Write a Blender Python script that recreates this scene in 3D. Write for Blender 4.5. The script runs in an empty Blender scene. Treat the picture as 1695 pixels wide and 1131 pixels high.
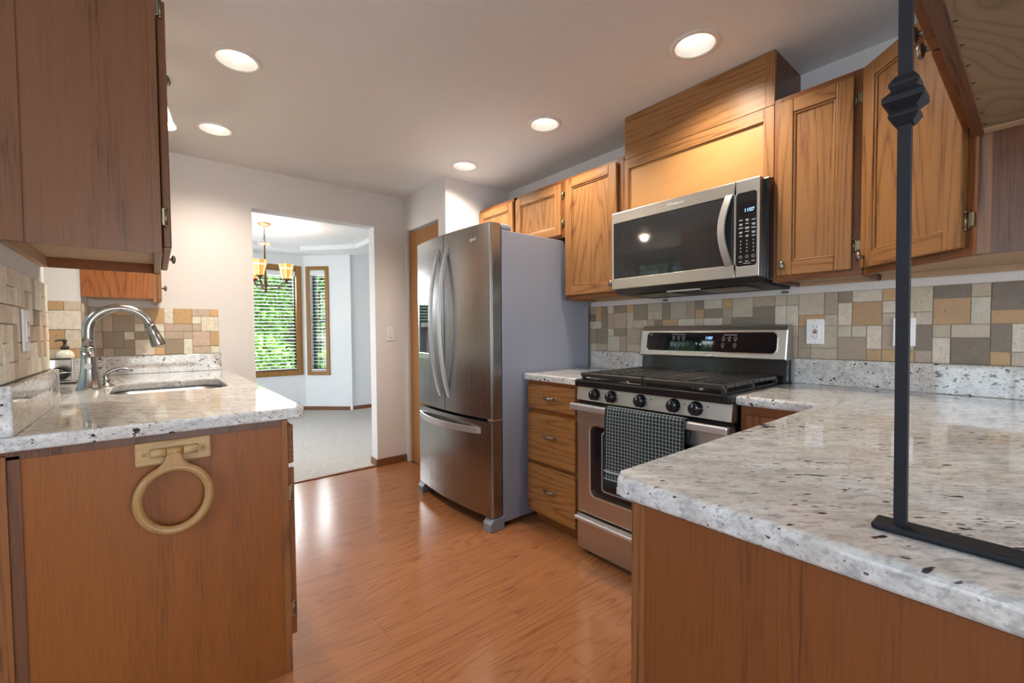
import bpy, bmesh, math, random
from mathutils import Vector, Matrix, noise
PI=math.pi
SC=bpy.context.scene
COL=SC.collection
random.seed(7)

# ------------------------------------------------------------------ camera
W_,H_=1695,1131
F_,CY_=721.0,572.3
YAW,PITCH,ROLL=0.68627,-0.03176,-0.00665
CAMLOC=Vector((-2.3751,0,1.1654))
fw=Vector((math.sin(YAW)*math.cos(PITCH),math.cos(YAW)*math.cos(PITCH),math.sin(PITCH)))
rt=fw.cross(Vector((0,0,1))).normalized(); up=rt.cross(fw)
r2=rt*math.cos(ROLL)+up*math.sin(ROLL); u2=-rt*math.sin(ROLL)+up*math.cos(ROLL)
cd=bpy.data.cameras.new('camera'); cam=bpy.data.objects.new('camera',cd); COL.objects.link(cam)
cd.sensor_width=36; cd.lens=F_/W_*36; cd.shift_y=(CY_-H_/2)/W_; cd.clip_start=.02
mw=Matrix((( r2.x,u2.x,-fw.x,CAMLOC.x),(r2.y,u2.y,-fw.y,CAMLOC.y),(r2.z,u2.z,-fw.z,CAMLOC.z),(0,0,0,1)))
cam.matrix_world=mw; SC.camera=cam

# ------------------------------------------------------------------ world, sun, daylight, exposure
SC.view_settings.view_transform='Standard'; SC.view_settings.look='None'
SC.view_settings.exposure=0.2; SC.view_settings.gamma=1.0; SC.view_settings.use_curve_mapping=False
wd=bpy.data.worlds.new('sky'); SC.world=wd; wd.use_nodes=True
nt=wd.node_tree; bg=nt.nodes['Background']
sky=nt.nodes.new('ShaderNodeTexSky'); sky.sky_type='NISHITA'; sky.sun_disc=False; sky.sun_elevation=math.radians(48); sky.sun_rotation=math.radians(200); sky.altitude=100
nt.links.new(sky.outputs[0],bg.inputs[0]); bg.inputs[1].default_value=0.46
def light(name,kind,loc,energy,color,**k):
    d=bpy.data.lights.new(name,kind); d.energy=energy; d.color=color
    o=bpy.data.objects.new(name,d); COL.objects.link(o); o.location=loc
    for a,b in k.items():
        if a=='dir': o.rotation_euler=Vector(b).to_track_quat('-Z','Y').to_euler()
        else: setattr(d,a,b)
    return o
light('sun','SUN',(0,0,6),2.6,(1,.95,.86),dir=(-.45,.55,-.9),angle=.02)
# daylight from the living room's glass door behind the camera and its side window
light('daylight_glass_door','AREA',(-1.6,-3.56,1.15),80,(.78,.88,1.0),dir=(0,1,0),shape='RECTANGLE',size=2.3,size_y=2.0)
light('daylight_side_window','AREA',(-4.56,-.2,1.45),42,(.70,.84,1.0),dir=(1,0,0),shape='RECTANGLE',size=1.9,size_y=1.3)
# daylight coming in through the garden window and the dining bay, plus an added dining fill
light('daylight_garden_window','AREA',(-3.75,2.78,2.5),22,(.8,.95,.98),dir=(1,0,-.75),shape='RECTANGLE',size=.9,size_y=.8)
light('added_dining_fill','AREA',(-3.2,5.2,1.2),55,(.90,.95,1.0),dir=(1,0,.05),shape='RECTANGLE',size=1.7,size_y=1.8)  # fill lamp added to brighten the dining room from its unseen side
light('daylight_bay','AREA',(-1.4,7.9,2.55),650,(.90,.95,1.0),dir=(0,-1,-.7),shape='RECTANGLE',size=3.4,size_y=2.0)

C=2.36       # ceiling height
CD=2.33      # dining soffit height

# ------------------------------------------------------------------ materials
class N:
    def __init__(s,name):
        s.m=bpy.data.materials.new(name); s.m.use_nodes=True; s.t=s.m.node_tree; s.b=s.t.nodes['Principled BSDF']; s.out=s.t.nodes['Material Output']
    def n(s,ty,_in=None,**k):
        x=s.t.nodes.new('ShaderNode'+ty)
        for a,b in k.items(): setattr(x,a,b)
        for a,b in (_in or {}).items():
            if hasattr(b,'is_output') and not isinstance(b,(int,float)): s.t.links.new(b,x.inputs[a])
            else: x.inputs[a].default_value=b
        return x
    def set(s,**k):
        for a,b in k.items():
            a=a.replace('_',' ')
            if hasattr(b,'is_output'): s.t.links.new(b,s.b.inputs[a])
            else: s.b.inputs[a].default_value=b
        return s
    def math(s,op,a,b=0.0,c=None):
        x=s.t.nodes.new('ShaderNodeMath'); x.operation=op
        for i,v in enumerate((a,b,c)):
            if v is None: continue
            if hasattr(v,'is_output'): s.t.links.new(v,x.inputs[i])
            else: x.inputs[i].default_value=v
        return x.outputs[0]
    def mix(s,f,a,b,mode='MIX'):
        x=s.t.nodes.new('ShaderNodeMix'); x.data_type='RGBA'; x.blend_type=mode
        for i,v in ((0,f),(6,a),(7,b)):
            if hasattr(v,'is_output'): s.t.links.new(v,x.inputs[i])
            elif i==0: x.inputs[i].default_value=v
            else: x.inputs[i].default_value=(*v,1) if len(v)==3 else v
        return x.outputs[2]
    def ramp(s,f,stops):
        x=s.t.nodes.new('ShaderNodeValToRGB'); s.t.links.new(f,x.inputs[0])
        e=x.color_ramp.elements
        while len(e)<len(stops): e.new(.5)
        for i,(p,c) in enumerate(stops):
            e[i].position=p; e[i].color=(c,c,c,1) if isinstance(c,(int,float)) else (*c,1)
        return x.outputs[0]
    def coord(s,kind='Object',rnd=0.0,scale=(1,1,1),rot=(0,0,0)):
        tc=s.t.nodes.new('ShaderNodeTexCoord'); v=tc.outputs[kind]
        if rnd:
            oi=s.t.nodes.new('ShaderNodeObjectInfo')
            vm=s.t.nodes.new('ShaderNodeVectorMath'); vm.operation='SCALE'; vm.inputs[0].default_value=(3.1,5.7,4.3); s.t.links.new(oi.outputs['Random'],vm.inputs['Scale'])
            va=s.t.nodes.new('ShaderNodeVectorMath'); va.operation='ADD'; s.t.links.new(v,va.inputs[0]); s.t.links.new(vm.outputs[0],va.inputs[1]); v=va.outputs[0]
        mp=s.t.nodes.new('ShaderNodeMapping'); s.t.links.new(v,mp.inputs[0]); mp.inputs['Scale'].default_value=scale; mp.inputs['Rotation'].default_value=rot
        return mp.outputs[0]
    def noise(s,v,scale,detail=2,rough=.5,dist=0.0):
        x=s.n('TexNoise',{'Vector':v,'Scale':scale,'Detail':detail,'Roughness':rough,'Distortion':dist}); return x.outputs['Fac']
    def bump(s,h,strength=.2,dist=.002):
        x=s.n('Bump',{'Height':h,'Strength':strength,'Distance':dist}); s.t.links.new(x.outputs[0],s.b.inputs['Normal']); return s

def plain(name,col,rough=.5,metal=0.0,**k):
    m=N(name); m.set(Base_Color=(*col,1),Roughness=rough,Metallic=metal)
    for a,b in k.items(): m.set(**{a:b})
    return m.m
def wood(name,light_,dark,axis='Z',ring=4.0,contrast=.55,rough=.38,stretch=.075,pores=.7,rings=26.0):
    m=N(name); i='XYZ'.index(axis)
    sc=[1,1,1]; sc[i]=stretch
    v=m.coord('Object',1.0,tuple(sc))
    n1=m.noise(v,ring,2,.4,.15)
    f=m.math('FRACT',m.math('MULTIPLY',n1,rings))
    f=m.ramp(f,[(0,.75),(.10,.30),(.40,.0),(.80,.18),(1.0,1.0)])
    sp=[230,230,230]; sp[i]=8
    p=m.noise(m.coord('Object',1.0,tuple(sp)),1,2,.6)
    p=m.ramp(p,[(.36,1),(.52,0)])
    st=[30,30,30]; st[i]=1.0
    q=m.noise(m.coord('Object',1.0,tuple(st)),1,2,.5)
    big=m.noise(m.coord('Object',1.0,tuple(sc)),2.0,1,.5)
    fac=m.math('ADD',m.math('MULTIPLY',f,contrast),m.math('MULTIPLY',m.math('MULTIPLY',p,pores),m.math('ADD',m.math('MULTIPLY',f,.7),.30)))
    fac=m.math('ADD',fac,m.math('MULTIPLY',m.math('SUBTRACT',q,.5),.35))
    fac=m.math('ADD',fac,m.math('MULTIPLY',m.math('SUBTRACT',big,.5),.5))
    c=m.mix(m.n('Clamp',{'Value':fac}).outputs[0],light_,dark)
    m.set(Base_Color=c,Roughness=rough); m.b.inputs['Specular IOR Level'].default_value=.35
    m.bump(m.math('MULTIPLY',p,-1.0),.12,.0006)
    return m.m
HL,HD=(.335,.160,.056),(.135,.050,.015)
OAK={a:wood('honey_oak_'+a,HL,HD,a) for a in 'XYZ'}
FL,FDk=(.235,.086,.026),(.085,.029,.009)
OAKF={a:wood('amber_oak_'+a,FL,FDk,a) for a in 'XYZ'}
DRW=wood('drawer_oak',(.31,.138,.040),(.10,.036,.010),'Y',ring=3.2,contrast=.5,stretch=.12,rings=22)
VEN={a:wood('oak_veneer_'+a,(.235,.071,.011),(.110,.032,.006),a,ring=2.6,contrast=.16,stretch=.06,rough=.42,pores=.7,rings=8) for a in 'XYZ'}
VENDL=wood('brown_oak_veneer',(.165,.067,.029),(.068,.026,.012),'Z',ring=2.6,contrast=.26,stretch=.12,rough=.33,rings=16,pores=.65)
VENP=wood('peninsula_veneer',(.185,.056,.012),(.085,.026,.007),'Z',ring=2.6,contrast=.18,stretch=.06,rough=.42,pores=.7,rings=9)
ZEB=wood('striped_stile',(.26,.135,.07),(.05,.02,.011),'Z',ring=9,contrast=1.0,stretch=.05,rough=.4,rings=11,pores=.3)
ORG=wood('orange_oak',(.36,.120,.030),(.15,.043,.011),'Z',ring=3.6,contrast=.45,stretch=.07,rings=30)
VENDX=wood('dark_oak_veneer_cross',(.135,.056,.027),(.048,.019,.010),'X',ring=3.0,contrast=.3,stretch=.13,rough=.42,rings=13,pores=1.0)
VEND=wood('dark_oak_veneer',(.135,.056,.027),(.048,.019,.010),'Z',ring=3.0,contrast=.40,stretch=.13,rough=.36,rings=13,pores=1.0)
MAPLE=wood('maple_panel',(.46,.235,.085),(.35,.155,.05),'Y',ring=1.6,contrast=.25,stretch=.16,pores=.12,rings=9)
LTW=wood('pale_underside_wood',(.46,.32,.20),(.34,.22,.13),'Y',contrast=.2,pores=.3,rough=.55)
PLY=wood('plywood',(.26,.18,.105),(.15,.098,.054),'X',ring=2.6,contrast=.75,stretch=.6,pores=.12,rings=24,rough=.6)
PINE=wood('light_oak',(.42,.265,.115),(.29,.165,.065),'X',ring=7,contrast=.3,stretch=.12,rough=.33,rings=9)
PINEZ=wood('light_oak_upright',(.36,.205,.075),(.24,.125,.044),'Z',ring=7,contrast=.3,stretch=.12,rough=.33,rings=9)
TRIM=wood('golden_trim',(.33,.165,.04),(.17,.075,.016),'Z',contrast=.25,rings=9)
BASE=wood('brown_baseboard',(.21,.085,.04),(.12,.045,.02),'X',contrast=.3,rings=9)
PDOOR=wood('pantry_slab',(.34,.155,.05),(.22,.09,.027),'Z',ring=2.5,contrast=.2,pores=.3,rings=8)

def wallmat(name,col,bump=.25,scale=150):
    m=N(name); v=m.coord('Object'); h=m.noise(v,scale,2,.5)
    m.set(Base_Color=(*col,1),Roughness=.75); m.bump(m.ramp(h,[(.42,0),(.62,1)]),bump,.002); return m.m
WALL=wallmat('wall_paint',(.72,.70,.69))
WALLD=wallmat('dining_wall_paint',(.82,.845,.86),.08)
CEIL=wallmat('ceiling_paint',(.78,.775,.765),.35,190)
CEILD=wallmat('dining_ceiling_paint',(.86,.87,.87),.08)

def floormat():
    m=N('laminate_floor'); v=m.coord('Object')
    br=m.n('TexBrick',{'Vector':v,'Scale':1.0,'Brick Width':1.25,'Row Height':.192,'Mortar Size':.0006,'Mortar Smooth':.3,'Bias':0.0,'Color1':(0,0,0,1),'Color2':(1,1,1,1),'Mortar':(.5,.5,.5,1)})
    br.offset=.37; br.offset_frequency=2
    idc=br.outputs['Color']
    va=m.n('VectorMath',operation='MULTIPLY_ADD'); m.t.links.new(idc,va.inputs[0]); va.inputs[1].default_value=(7.3,3.1,5.2)
    m.t.links.new(v,va.inputs[2]); vv=va.outputs[0]
    mp=m.n('Mapping',{'Vector':vv,'Scale':(.13,1,1)}).outputs[0]
    n1=m.noise(mp,4.2,2,.4,.2); f=m.ramp(m.math('FRACT',m.math('MULTIPLY',n1,22)),[(0,.7),(.12,.3),(.45,0),(.85,.2),(1,.9)])
    mp2=m.n('Mapping',{'Vector':vv,'Scale':(5,150,150)}).outputs[0]; p=m.ramp(m.noise(mp2,1,2,.6),[(.35,1),(.6,0)])
    mp3=m.n('Mapping',{'Vector':vv,'Scale':(1.4,16,1)}).outputs[0]; q=m.noise(mp3,1,2,.5)
    fac=m.math('ADD',m.math('MULTIPLY',f,.30),m.math('MULTIPLY',m.math('MULTIPLY',p,.6),m.math('ADD',f,.25)))
    fac=m.math('ADD',fac,m.math('MULTIPLY',m.math('SUBTRACT',q,.5),.5))
    c=m.mix(m.n('Clamp',{'Value':fac}).outputs[0],(.35,.145,.058),(.150,.052,.020))
    tone=m.n('RGBToBW',{'Color':idc}).outputs[0]
    c=m.mix(m.math('MULTIPLY',tone,.3),c,(.30,.115,.05))
    c=m.mix(br.outputs['Fac'],c,(.14,.045,.018))
    m.set(Base_Color=c,Roughness=.2); m.b.inputs['Specular IOR Level'].default_value=.45
    m.bump(m.math('SUBTRACT',1,br.outputs['Fac']),.06,.0006); return m.m
FLOOR=floormat()
def carpetmat():
    m=N('beige_carpet'); v=m.coord('Object'); a=m.noise(v,75,3,.75); b=m.noise(v,9,2,.5)
    c=m.mix(m.ramp(a,[(.3,0),(.7,1)]),(.50,.45,.40),(.86,.83,.78)); c=m.mix(m.math('MULTIPLY',b,.3),c,(.58,.53,.47))
    m.set(Base_Color=c,Roughness=.95); m.bump(a,1.0,.03); return m.m
CARPET=carpetmat()
def granite():
    m=N('white_granite'); v=m.coord('Object',0,(1,1,1),(0,0,.68))
    vs=m.n('Mapping',{'Vector':v,'Scale':(.38,1,1)}).outputs[0]
    a=m.noise(vs,26,4,.62); b=m.noise(vs,5,2,.5); h=m.noise(vs,85,3,.65)
    fine=m.noise(vs,190,2,.6)
    c=m.mix(m.ramp(a,[(.32,0),(.66,1)]),(.45,.44,.425),(.74,.735,.72))
    c=m.mix(m.ramp(b,[(.42,0),(.64,.45)]),c,(.52,.455,.375))
    c=m.mix(m.ramp(h,[(.36,.6),(.48,0)]),c,(.27,.255,.25))
    c=m.mix(m.ramp(fine,[(.35,.45),(.5,0)]),c,(.33,.31,.30))
    dens=m.noise(vs,6.5,2,.55)
    spk=m.noise(vs,58,2,.45); thr=m.math('ADD',spk,m.math('MULTIPLY',m.math('SUBTRACT',dens,.5),.42))
    c=m.mix(m.ramp(thr,[(.672,0),(.70,1)]),c,(.035,.03,.033))
    spk2=m.noise(vs,130,1,.4); thr2=m.math('ADD',spk2,m.math('MULTIPLY',m.math('SUBTRACT',dens,.5),.3))
    c=m.mix(m.ramp(thr2,[(.695,0),(.725,.9)]),c,(.05,.04,.045))
    m.set(Base_Color=c,Roughness=.055); m.b.inputs['Specular IOR Level'].default_value=.55; return m.m
GRAN=granite()
def tilemat():
    m=N('tumbled_travertine'); at=m.n('Attribute',attribute_name='tint').outputs['Color']
    v=m.coord('Object'); a=m.noise(v,38,4,.65); h=m.noise(v,150,2,.6)
    c=m.mix(m.ramp(a,[(.25,.55),(.55,0)]),at,(.30,.24,.18),'MULTIPLY') if False else m.mix(m.ramp(a,[(.3,.34),(.62,0)]),at,(.30,.23,.16))
    c=m.mix(m.ramp(h,[(.27,.75),(.36,0)]),c,(.16,.12,.08))
    m.set(Base_Color=c,Roughness=.6); m.bump(m.ramp(h,[(.25,0),(.4,1)]),.25,.002); return m.m
TILE=tilemat()
GROUT=plain('grout',(.40,.33,.235),.9)
def steel(name,col,rough,axis='Z',amt=.06):
    m=N(name); sc=[900,900,900]; sc['XYZ'.index(axis)]=4
    n=m.noise(m.coord('Object',0,tuple(sc)),1,2,.6)
    m.set(Base_Color=(*col,1),Metallic=1.0,Roughness=m.math('ADD',m.math('MULTIPLY',n,amt*2),rough-amt)); return m.m
SS=steel('stainless_steel',(.55,.54,.505),.37,'Y',.015)
SSV=steel('stainless_steel_upright',(.36,.355,.35),.27,'Z',.012)
SSL=steel('polished_steel',(.78,.77,.77),.2,'Z',.03)
SSB=steel('brushed_nickel',(.36,.345,.325),.24,'Z',.04)
HANDLE=plain('satin_handle',(.60,.60,.61),.32,.75)
BOWL=plain('sink_steel',(.30,.30,.31),.36,1.0)
PEW=plain('pewter',(.24,.22,.19),.35,1.0)
BRASS=plain('antique_brass',(.27,.23,.15),.35,1.0)
SIDE=N('fridge_side_grey'); SIDE.set(Base_Color=(.22,.232,.285,1),Roughness=.42,Metallic=.1); SIDE.bump(SIDE.noise(SIDE.coord(),400,2),.1,.001); SIDE=SIDE.m
GPLAS=plain('grey_plastic',(.19,.20,.235),.4)
GASK=plain('dark_gasket',(.03,.035,.06),.5)
BLK=plain('black_enamel',(.012,.012,.013),.16)
BLKM=plain('black_matte',(.018,.017,.017),.45)
BGL=plain('black_glass',(.008,.008,.010),.04)
MGL=plain('smoked_door_glass',(.028,.030,.032),.045)
IRON=plain('cast_iron',(.03,.028,.026),.27)
POLE=plain('black_iron',(.010,.0105,.014),.6,0.0,Specular_IOR_Level=.25)
WHT=plain('white_plastic',(.80,.80,.80),.35)
IVORY=plain('ivory_ceramic',(.78,.73,.62),.15)
LEG=plain('panel_legend_grey',(.55,.56,.58),.5)
RED=plain('red_button',(.45,.03,.03),.4)
DARKHOLE=plain('toe_dark',(.05,.02,.01),.7)
BAFF=plain('baffle_white',(.78,.76,.72),.5)
BLIND=plain('blind_white',(.83,.84,.84),.45)
SASH=plain('dark_bronze_sash',(.03,.027,.025),.4)
BRZ=plain('oiled_bronze',(.16,.085,.05),.35,.8)
COPP=plain('antique_copper',(.50,.30,.17),.4,.7)
PINK=plain('towel_tag',(.65,.5,.48),.8)
def emit(name,col,st):
    m=N(name); m.set(Base_Color=(*col,1),Emission_Color=(*col,1),Emission_Strength=st); return m.m
LENS=emit('lamp_lens',(1,.93,.82),3.4)
BLUE=emit('blue_digits',(.25,.5,1.0),2.2)
SHADE=emit('glass_shade_lit',(1,.86,.66),1.1)
def amber():
    m=N('amber_stained_glass'); tc=m.n('TexCoord').outputs['UV']
    sx=m.n('SeparateXYZ',{'Vector':tc}); f=m.math('FRACT',m.math('MULTIPLY',sx.outputs[0],12))
    w=m.math('LESS_THAN',m.math('FRACT',m.math('MULTIPLY',sx.outputs[0],6)),.28)
    c=m.mix(w,(.80,.30,.05),(1.0,.74,.36)); g=m.math('LESS_THAN',m.math('ABSOLUTE',m.math('SUBTRACT',sx.outputs[1],.72)),.05)
    c=m.mix(g,c,(.95,.8,.5)); l=m.math('LESS_THAN',f,.07); c=m.mix(l,c,(.12,.05,.02))
    m.set(Base_Color=c,Roughness=.3,Emission_Color=c,Emission_Strength=1.0); return m.m
AMBER=amber()
def cloth():
    m=N('check_towel_cloth'); uv=m.n('TexCoord').outputs['UV']; s=m.n('SeparateXYZ',{'Vector':uv}); k=1/.0160
    def line(o,w): return m.math('LESS_THAN',m.math('FRACT',m.math('MULTIPLY',o,k)),w)
    g=m.math('MAXIMUM',line(s.outputs[0],.115),line(s.outputs[1],.10))
    b=m.math('GREATER_THAN',s.outputs[0],.388); bl=m.math('LESS_THAN',s.outputs[0],.012)
    g=m.math('MULTIPLY',g,m.math('SUBTRACT',1,m.math('MAXIMUM',bl,m.math('MULTIPLY',b,.55))))
    band=m.math('LESS_THAN',m.math('ABSOLUTE',m.math('SUBTRACT',s.outputs[1],.315)),.004)
    band2=m.math('LESS_THAN',m.math('ABSOLUTE',m.math('SUBTRACT',s.outputs[1],.351)),.0022)
    solid=m.math('GREATER_THAN',s.outputs[1],.358)
    g=m.math('MAXIMUM',m.math('MULTIPLY',g,m.math('SUBTRACT',1,solid)),m.math('MAXIMUM',band,band2))
    n=m.noise(m.coord(),500,2)
    c=m.mix(g,(.006,.013,.014),(.42,.47,.47)); c=m.mix(m.math('MULTIPLY',n,.2),c,(.02,.03,.03))
    m.set(Base_Color=c,Roughness=.95); m.bump(m.noise(m.coord(),350,2),.5,.002); return m.m
CLOTH=cloth()
def glassmat():
    m=N('window_glass'); t=m.n('BsdfTransparent'); g=m.n('BsdfGlossy',{'Roughness':.02}); fr=m.n('Fresnel',{'IOR':1.35})
    mx=m.n('MixShader',{0:fr.outputs[0],1:t.outputs[0],2:g.outputs[0]}); m.t.links.new(mx.outputs[0],m.out.inputs[0]); return m.m
GLASS=glassmat()
def leafmat(name,a,b):
    m=N(name); oi=m.n('NewGeometry').outputs['Random Per Island']
    c=m.mix(oi,a,b); m.set(Base_Color=c,Roughness=.45)
    tr=m.n('BsdfTranslucent',{'Color':c}); mx=m.n('MixShader',{0:.35,1:m.b.outputs[0],2:tr.outputs[0]}); m.t.links.new(mx.outputs[0],m.out.inputs[0]); return m.m
LEAF=leafmat('maple_leaves',(.10,.32,.05),(.40,.62,.13))
LEAF2=leafmat('shrub_leaves',(.05,.22,.05),(.24,.52,.12))
GRASS=plain('lawn',(.09,.2,.04),.9)
BARK=plain('bark',(.09,.06,.04),.9)

# ------------------------------------------------------------------ mesh builder
class B:
    def __init__(s):
        s.bm=bmesh.new(); s.col=s.bm.loops.layers.float_color.new('tint'); s.uv=s.bm.loops.layers.uv.new('UVMap')
        s.mi=0; s.M=Matrix.Identity(4)
    def at(s,M): s.M=M; return s
    def mat(s,i): s.mi=i; return s
    def add(s,other,tint=None):
        for f in other.faces: f.material_index=s.mi
        vs={}
        for v in other.verts: vs[v]=s.bm.verts.new(s.M@v.co)
        for f in other.faces:
            try: g=s.bm.faces.new([vs[v] for v in f.verts])
            except ValueError: continue
            g.material_index=s.mi; g.smooth=f.smooth
            if tint:
                for l in g.loops: l[s.col]=(*tint,1)
        other.free(); return s
    def box(s,x0,x1,y0,y1,z0,z1,bev=0.0,seg=2,tint=None):
        t=bmesh.new(); bmesh.ops.create_cube(t,size=1)
        for v in t.verts: v.co=Vector(((x0+x1)/2+v.co.x*(x1-x0),(y0+y1)/2+v.co.y*(y1-y0),(z0+z1)/2+v.co.z*(z1-z0)))
        if bev: bmesh.ops.bevel(t,geom=list(t.edges),offset=min(bev,.49*min(abs(x1-x0),abs(y1-y0),abs(z1-z0))),segments=seg,affect='EDGES',profile=.5)
        return s.add(t,tint)
    def poly(s,pts,a0,a1,axis='Z',bev=0.0,holes=(),seg=3,both=False):
        """extrude a 2D outline along an axis; bev rounds the top (a1) rim (and a0 when both)"""
        t=bmesh.new()
        def P(p,a): return {'Z':Vector((p[0],p[1],a)),'X':Vector((a,p[0],p[1])),'Y':Vector((p[0],a,p[1]))}[axis]
        es=[]
        for loop in [pts]+list(holes):
            vs=[t.verts.new(P(p,a0)) for p in loop]
            for i in range(len(vs)): es.append(t.edges.new((vs[i],vs[(i+1)%len(vs)])))
        if holes: bmesh.ops.triangle_fill(t,edges=es,use_beauty=True)
        else: t.faces.new([e.verts[0] for e in es]) if False else t.faces.new(vs)
        base=list(t.faces); r=bmesh.ops.extrude_face_region(t,geom=base)
        d=P((0,0),a1)-P((0,0),a0)
        nv=[g for g in r['geom'] if isinstance(g,bmesh.types.BMVert)]
        for v in nv: v.co+=d
        bmesh.ops.recalc_face_normals(t,faces=t.faces)
        if bev:
            ns=set(nv); ed=[]
            for e in t.edges:
                fs=e.link_faces
                if len(fs)==2 and abs(fs[0].normal.dot(fs[1].normal))<.5:
                    top=all(v in ns for v in e.verts); bot=all(v not in ns for v in e.verts)
                    if top or (both and bot): ed.append(e)
            bmesh.ops.bevel(t,geom=ed,offset=bev,segments=seg,affect='EDGES',profile=.5)
        return s.add(t)
    def cyl(s,p0,p1,r0,r1=None,seg=20,cap=True,smooth=True):
        p0,p1=Vector(p0),Vector(p1); r1=r0 if r1 is None else r1
        return s.tube([p0,p1],[r0,r1],seg,cap,smooth)
    def tube(s,pts,r,seg=12,cap=True,smooth=True,closed=False,flat=None):
        """sweep a circle (or a flat=(w,h) rectangle) along points"""
        pts=[Vector(p) for p in pts]; n=len(pts)
        if isinstance(r,(int,float)): r=[r]*n
        t=bmesh.new(); rings=[]
        prev=None
        for i,p in enumerate(pts):
            if closed: d=pts[(i+1)%n]-pts[i-1]
            else: d=pts[min(i+1,n-1)]-pts[max(i-1,0)]
            if d.length<1e-9: d=Vector((0,0,1))
            d.normalize()
            if prev is None:
                a=Vector((0,0,1)) if abs(d.z)<.9 else Vector((0,1,0))
                if flat and len(flat)>2: a=Vector(flat[2])
                a=(a-d*a.dot(d)).normalized()
            else:
                a=prev-d*prev.dot(d); a.normalize()
            prev=a; b=d.cross(a)
            ring=[]
            if flat:
                w,h=flat[0]/2,flat[1]/2
                for (x,y) in ((-w,-h),(w,-h),(w,h),(-w,h)): ring.append(t.verts.new(p+a*x*r[i]+b*y*r[i]))
            else:
                for k in range(seg):
                    an=2*PI*k/seg; ring.append(t.verts.new(p+(a*math.cos(an)+b*math.sin(an))*r[i]))
            rings.append(ring)
        m=len(rings[0])
        for i in range(n if closed else n-1):
            A,Bq=rings[i],rings[(i+1)%n]
            for k in range(m):
                f=t.faces.new((A[k],A[(k+1)%m],Bq[(k+1)%m],Bq[k])); f.smooth=smooth and not flat
        if cap and not closed:
            t.faces.new(rings[0][::-1]); t.faces.new(rings[-1])
        return s.add(t)
    def lathe(s,prof,c=(0,0,0),axis='Z',seg=28,smooth=True,uv=False):
        c=Vector(c); t=s.bm if False else bmesh.new(); rings=[]
        for (r,h) in prof:
            ring=[]
            for k in range(seg):
                an=2*PI*k/seg; x,y=r*math.cos(an),r*math.sin(an)
                p={'Z':Vector((x,y,h)),'X':Vector((h,x,y)),'Y':Vector((x,h,y))}[axis]
                ring.append(t.verts.new(c+p))
            rings.append(ring)
        for i in range(len(rings)-1):
            for k in range(seg):
                try:
                    f=t.faces.new((rings[i][k],rings[i][(k+1)%seg],rings[i+1][(k+1)%seg],rings[i+1][k])); f.smooth=smooth
                except ValueError: pass
        if not uv: bmesh.ops.remove_doubles(t,verts=t.verts,dist=1e-6); return s.add(t)
        vs={v:s.bm.verts.new(s.M@v.co) for v in t.verts}; n=len(rings)-1
        for i in range(n):
            for k in range(seg):
                q=(rings[i][k],rings[i][(k+1)%seg],rings[i+1][(k+1)%seg],rings[i+1][k])
                f=s.bm.faces.new([vs[v] for v in q]); f.smooth=smooth; f.material_index=s.mi
                for l,(a,b) in zip(f.loops,((k,i),(k+1,i),(k+1,i+1),(k,i+1))): l[s.uv].uv=(a/seg,b/n)
        t.free(); return s
    def ball(s,c,r,sc=(1,1,1),seg=16):
        t=bmesh.new(); bmesh.ops.create_uvsphere(t,u_segments=seg,v_segments=max(6,seg//2),radius=r)
        for v in t.verts: v.co=Vector((v.co.x*sc[0],v.co.y*sc[1],v.co.z*sc[2]))+Vector(c)
        for f in t.faces: f.smooth=True
        return s.add(t)
    def grid(s,P,nu,nv):
        """P(i,j)->(point,uv)"""
        vs=[[None]*(nv+1) for _ in range(nu+1)]; uv={}
        for i in range(nu+1):
            for j in range(nv+1):
                p,q=P(i,j); v=s.bm.verts.new(s.M@Vector(p)); vs[i][j]=v; uv[v]=q
        for i in range(nu):
            for j in range(nv):
                f=s.bm.faces.new((vs[i][j],vs[i+1][j],vs[i+1][j+1],vs[i][j+1])); f.smooth=True; f.material_index=s.mi
                for l in f.loops: l[s.uv].uv=uv[l.vert]
        return s

def root_of(o):
    while o.parent: o=o.parent
    return o
def part(name,b,mats,parent=None,label=None):
    if not isinstance(mats,(list,tuple)): mats=[mats]
    me=bpy.data.meshes.new(name)
    if parent is not None:
        bmesh.ops.transform(b.bm,matrix=root_of(parent).matrix_basis.inverted(),verts=b.bm.verts)
    bmesh.ops.recalc_face_normals(b.bm,faces=b.bm.faces)
    b.bm.to_mesh(me); b.bm.free()
    for m in mats: me.materials.append(m)
    o=bpy.data.objects.new(name,me); COL.objects.link(o)
    if parent is not None: o.parent=parent
    if label: o['label']=label
    return o
def tag(o,label,cat,group=None):
    o['label']=label; o['category']=cat
    if group: o['group']=group
    return o
def thing(name,loc,label,cat,group=None,rz=0):
    o=bpy.data.objects.new(name,None); COL.objects.link(o); o.empty_display_size=.1
    o.location=loc; o.rotation_euler=(0,0,rz); o.matrix_basis=Matrix.Translation(loc)@Matrix.Rotation(rz,4,'Z')
    return tag(o,label,cat,group)
def solo(name,b,mats,label,cat,group=None,loc=None):
    """a thing that is one mesh, origin moved to its own base"""
    b.bm.verts.ensure_lookup_table()
    if loc is None:
        xs=[v.co for v in b.bm.verts]
        loc=Vector(((min(v.x for v in xs)+max(v.x for v in xs))/2,(min(v.y for v in xs)+max(v.y for v in xs))/2,min(v.z for v in xs)))
    loc=Vector(loc)
    bmesh.ops.translate(b.bm,vec=-loc,verts=b.bm.verts)
    o=part(name,b,mats); o.location=loc; return tag(o,label,cat,group)
def struct(name,b,mats,label=None,parent=None):
    o=part(name,b,mats,parent)
    if parent is None:
        o['kind']='structure'
        if label: o['label']=label
    return o
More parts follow.
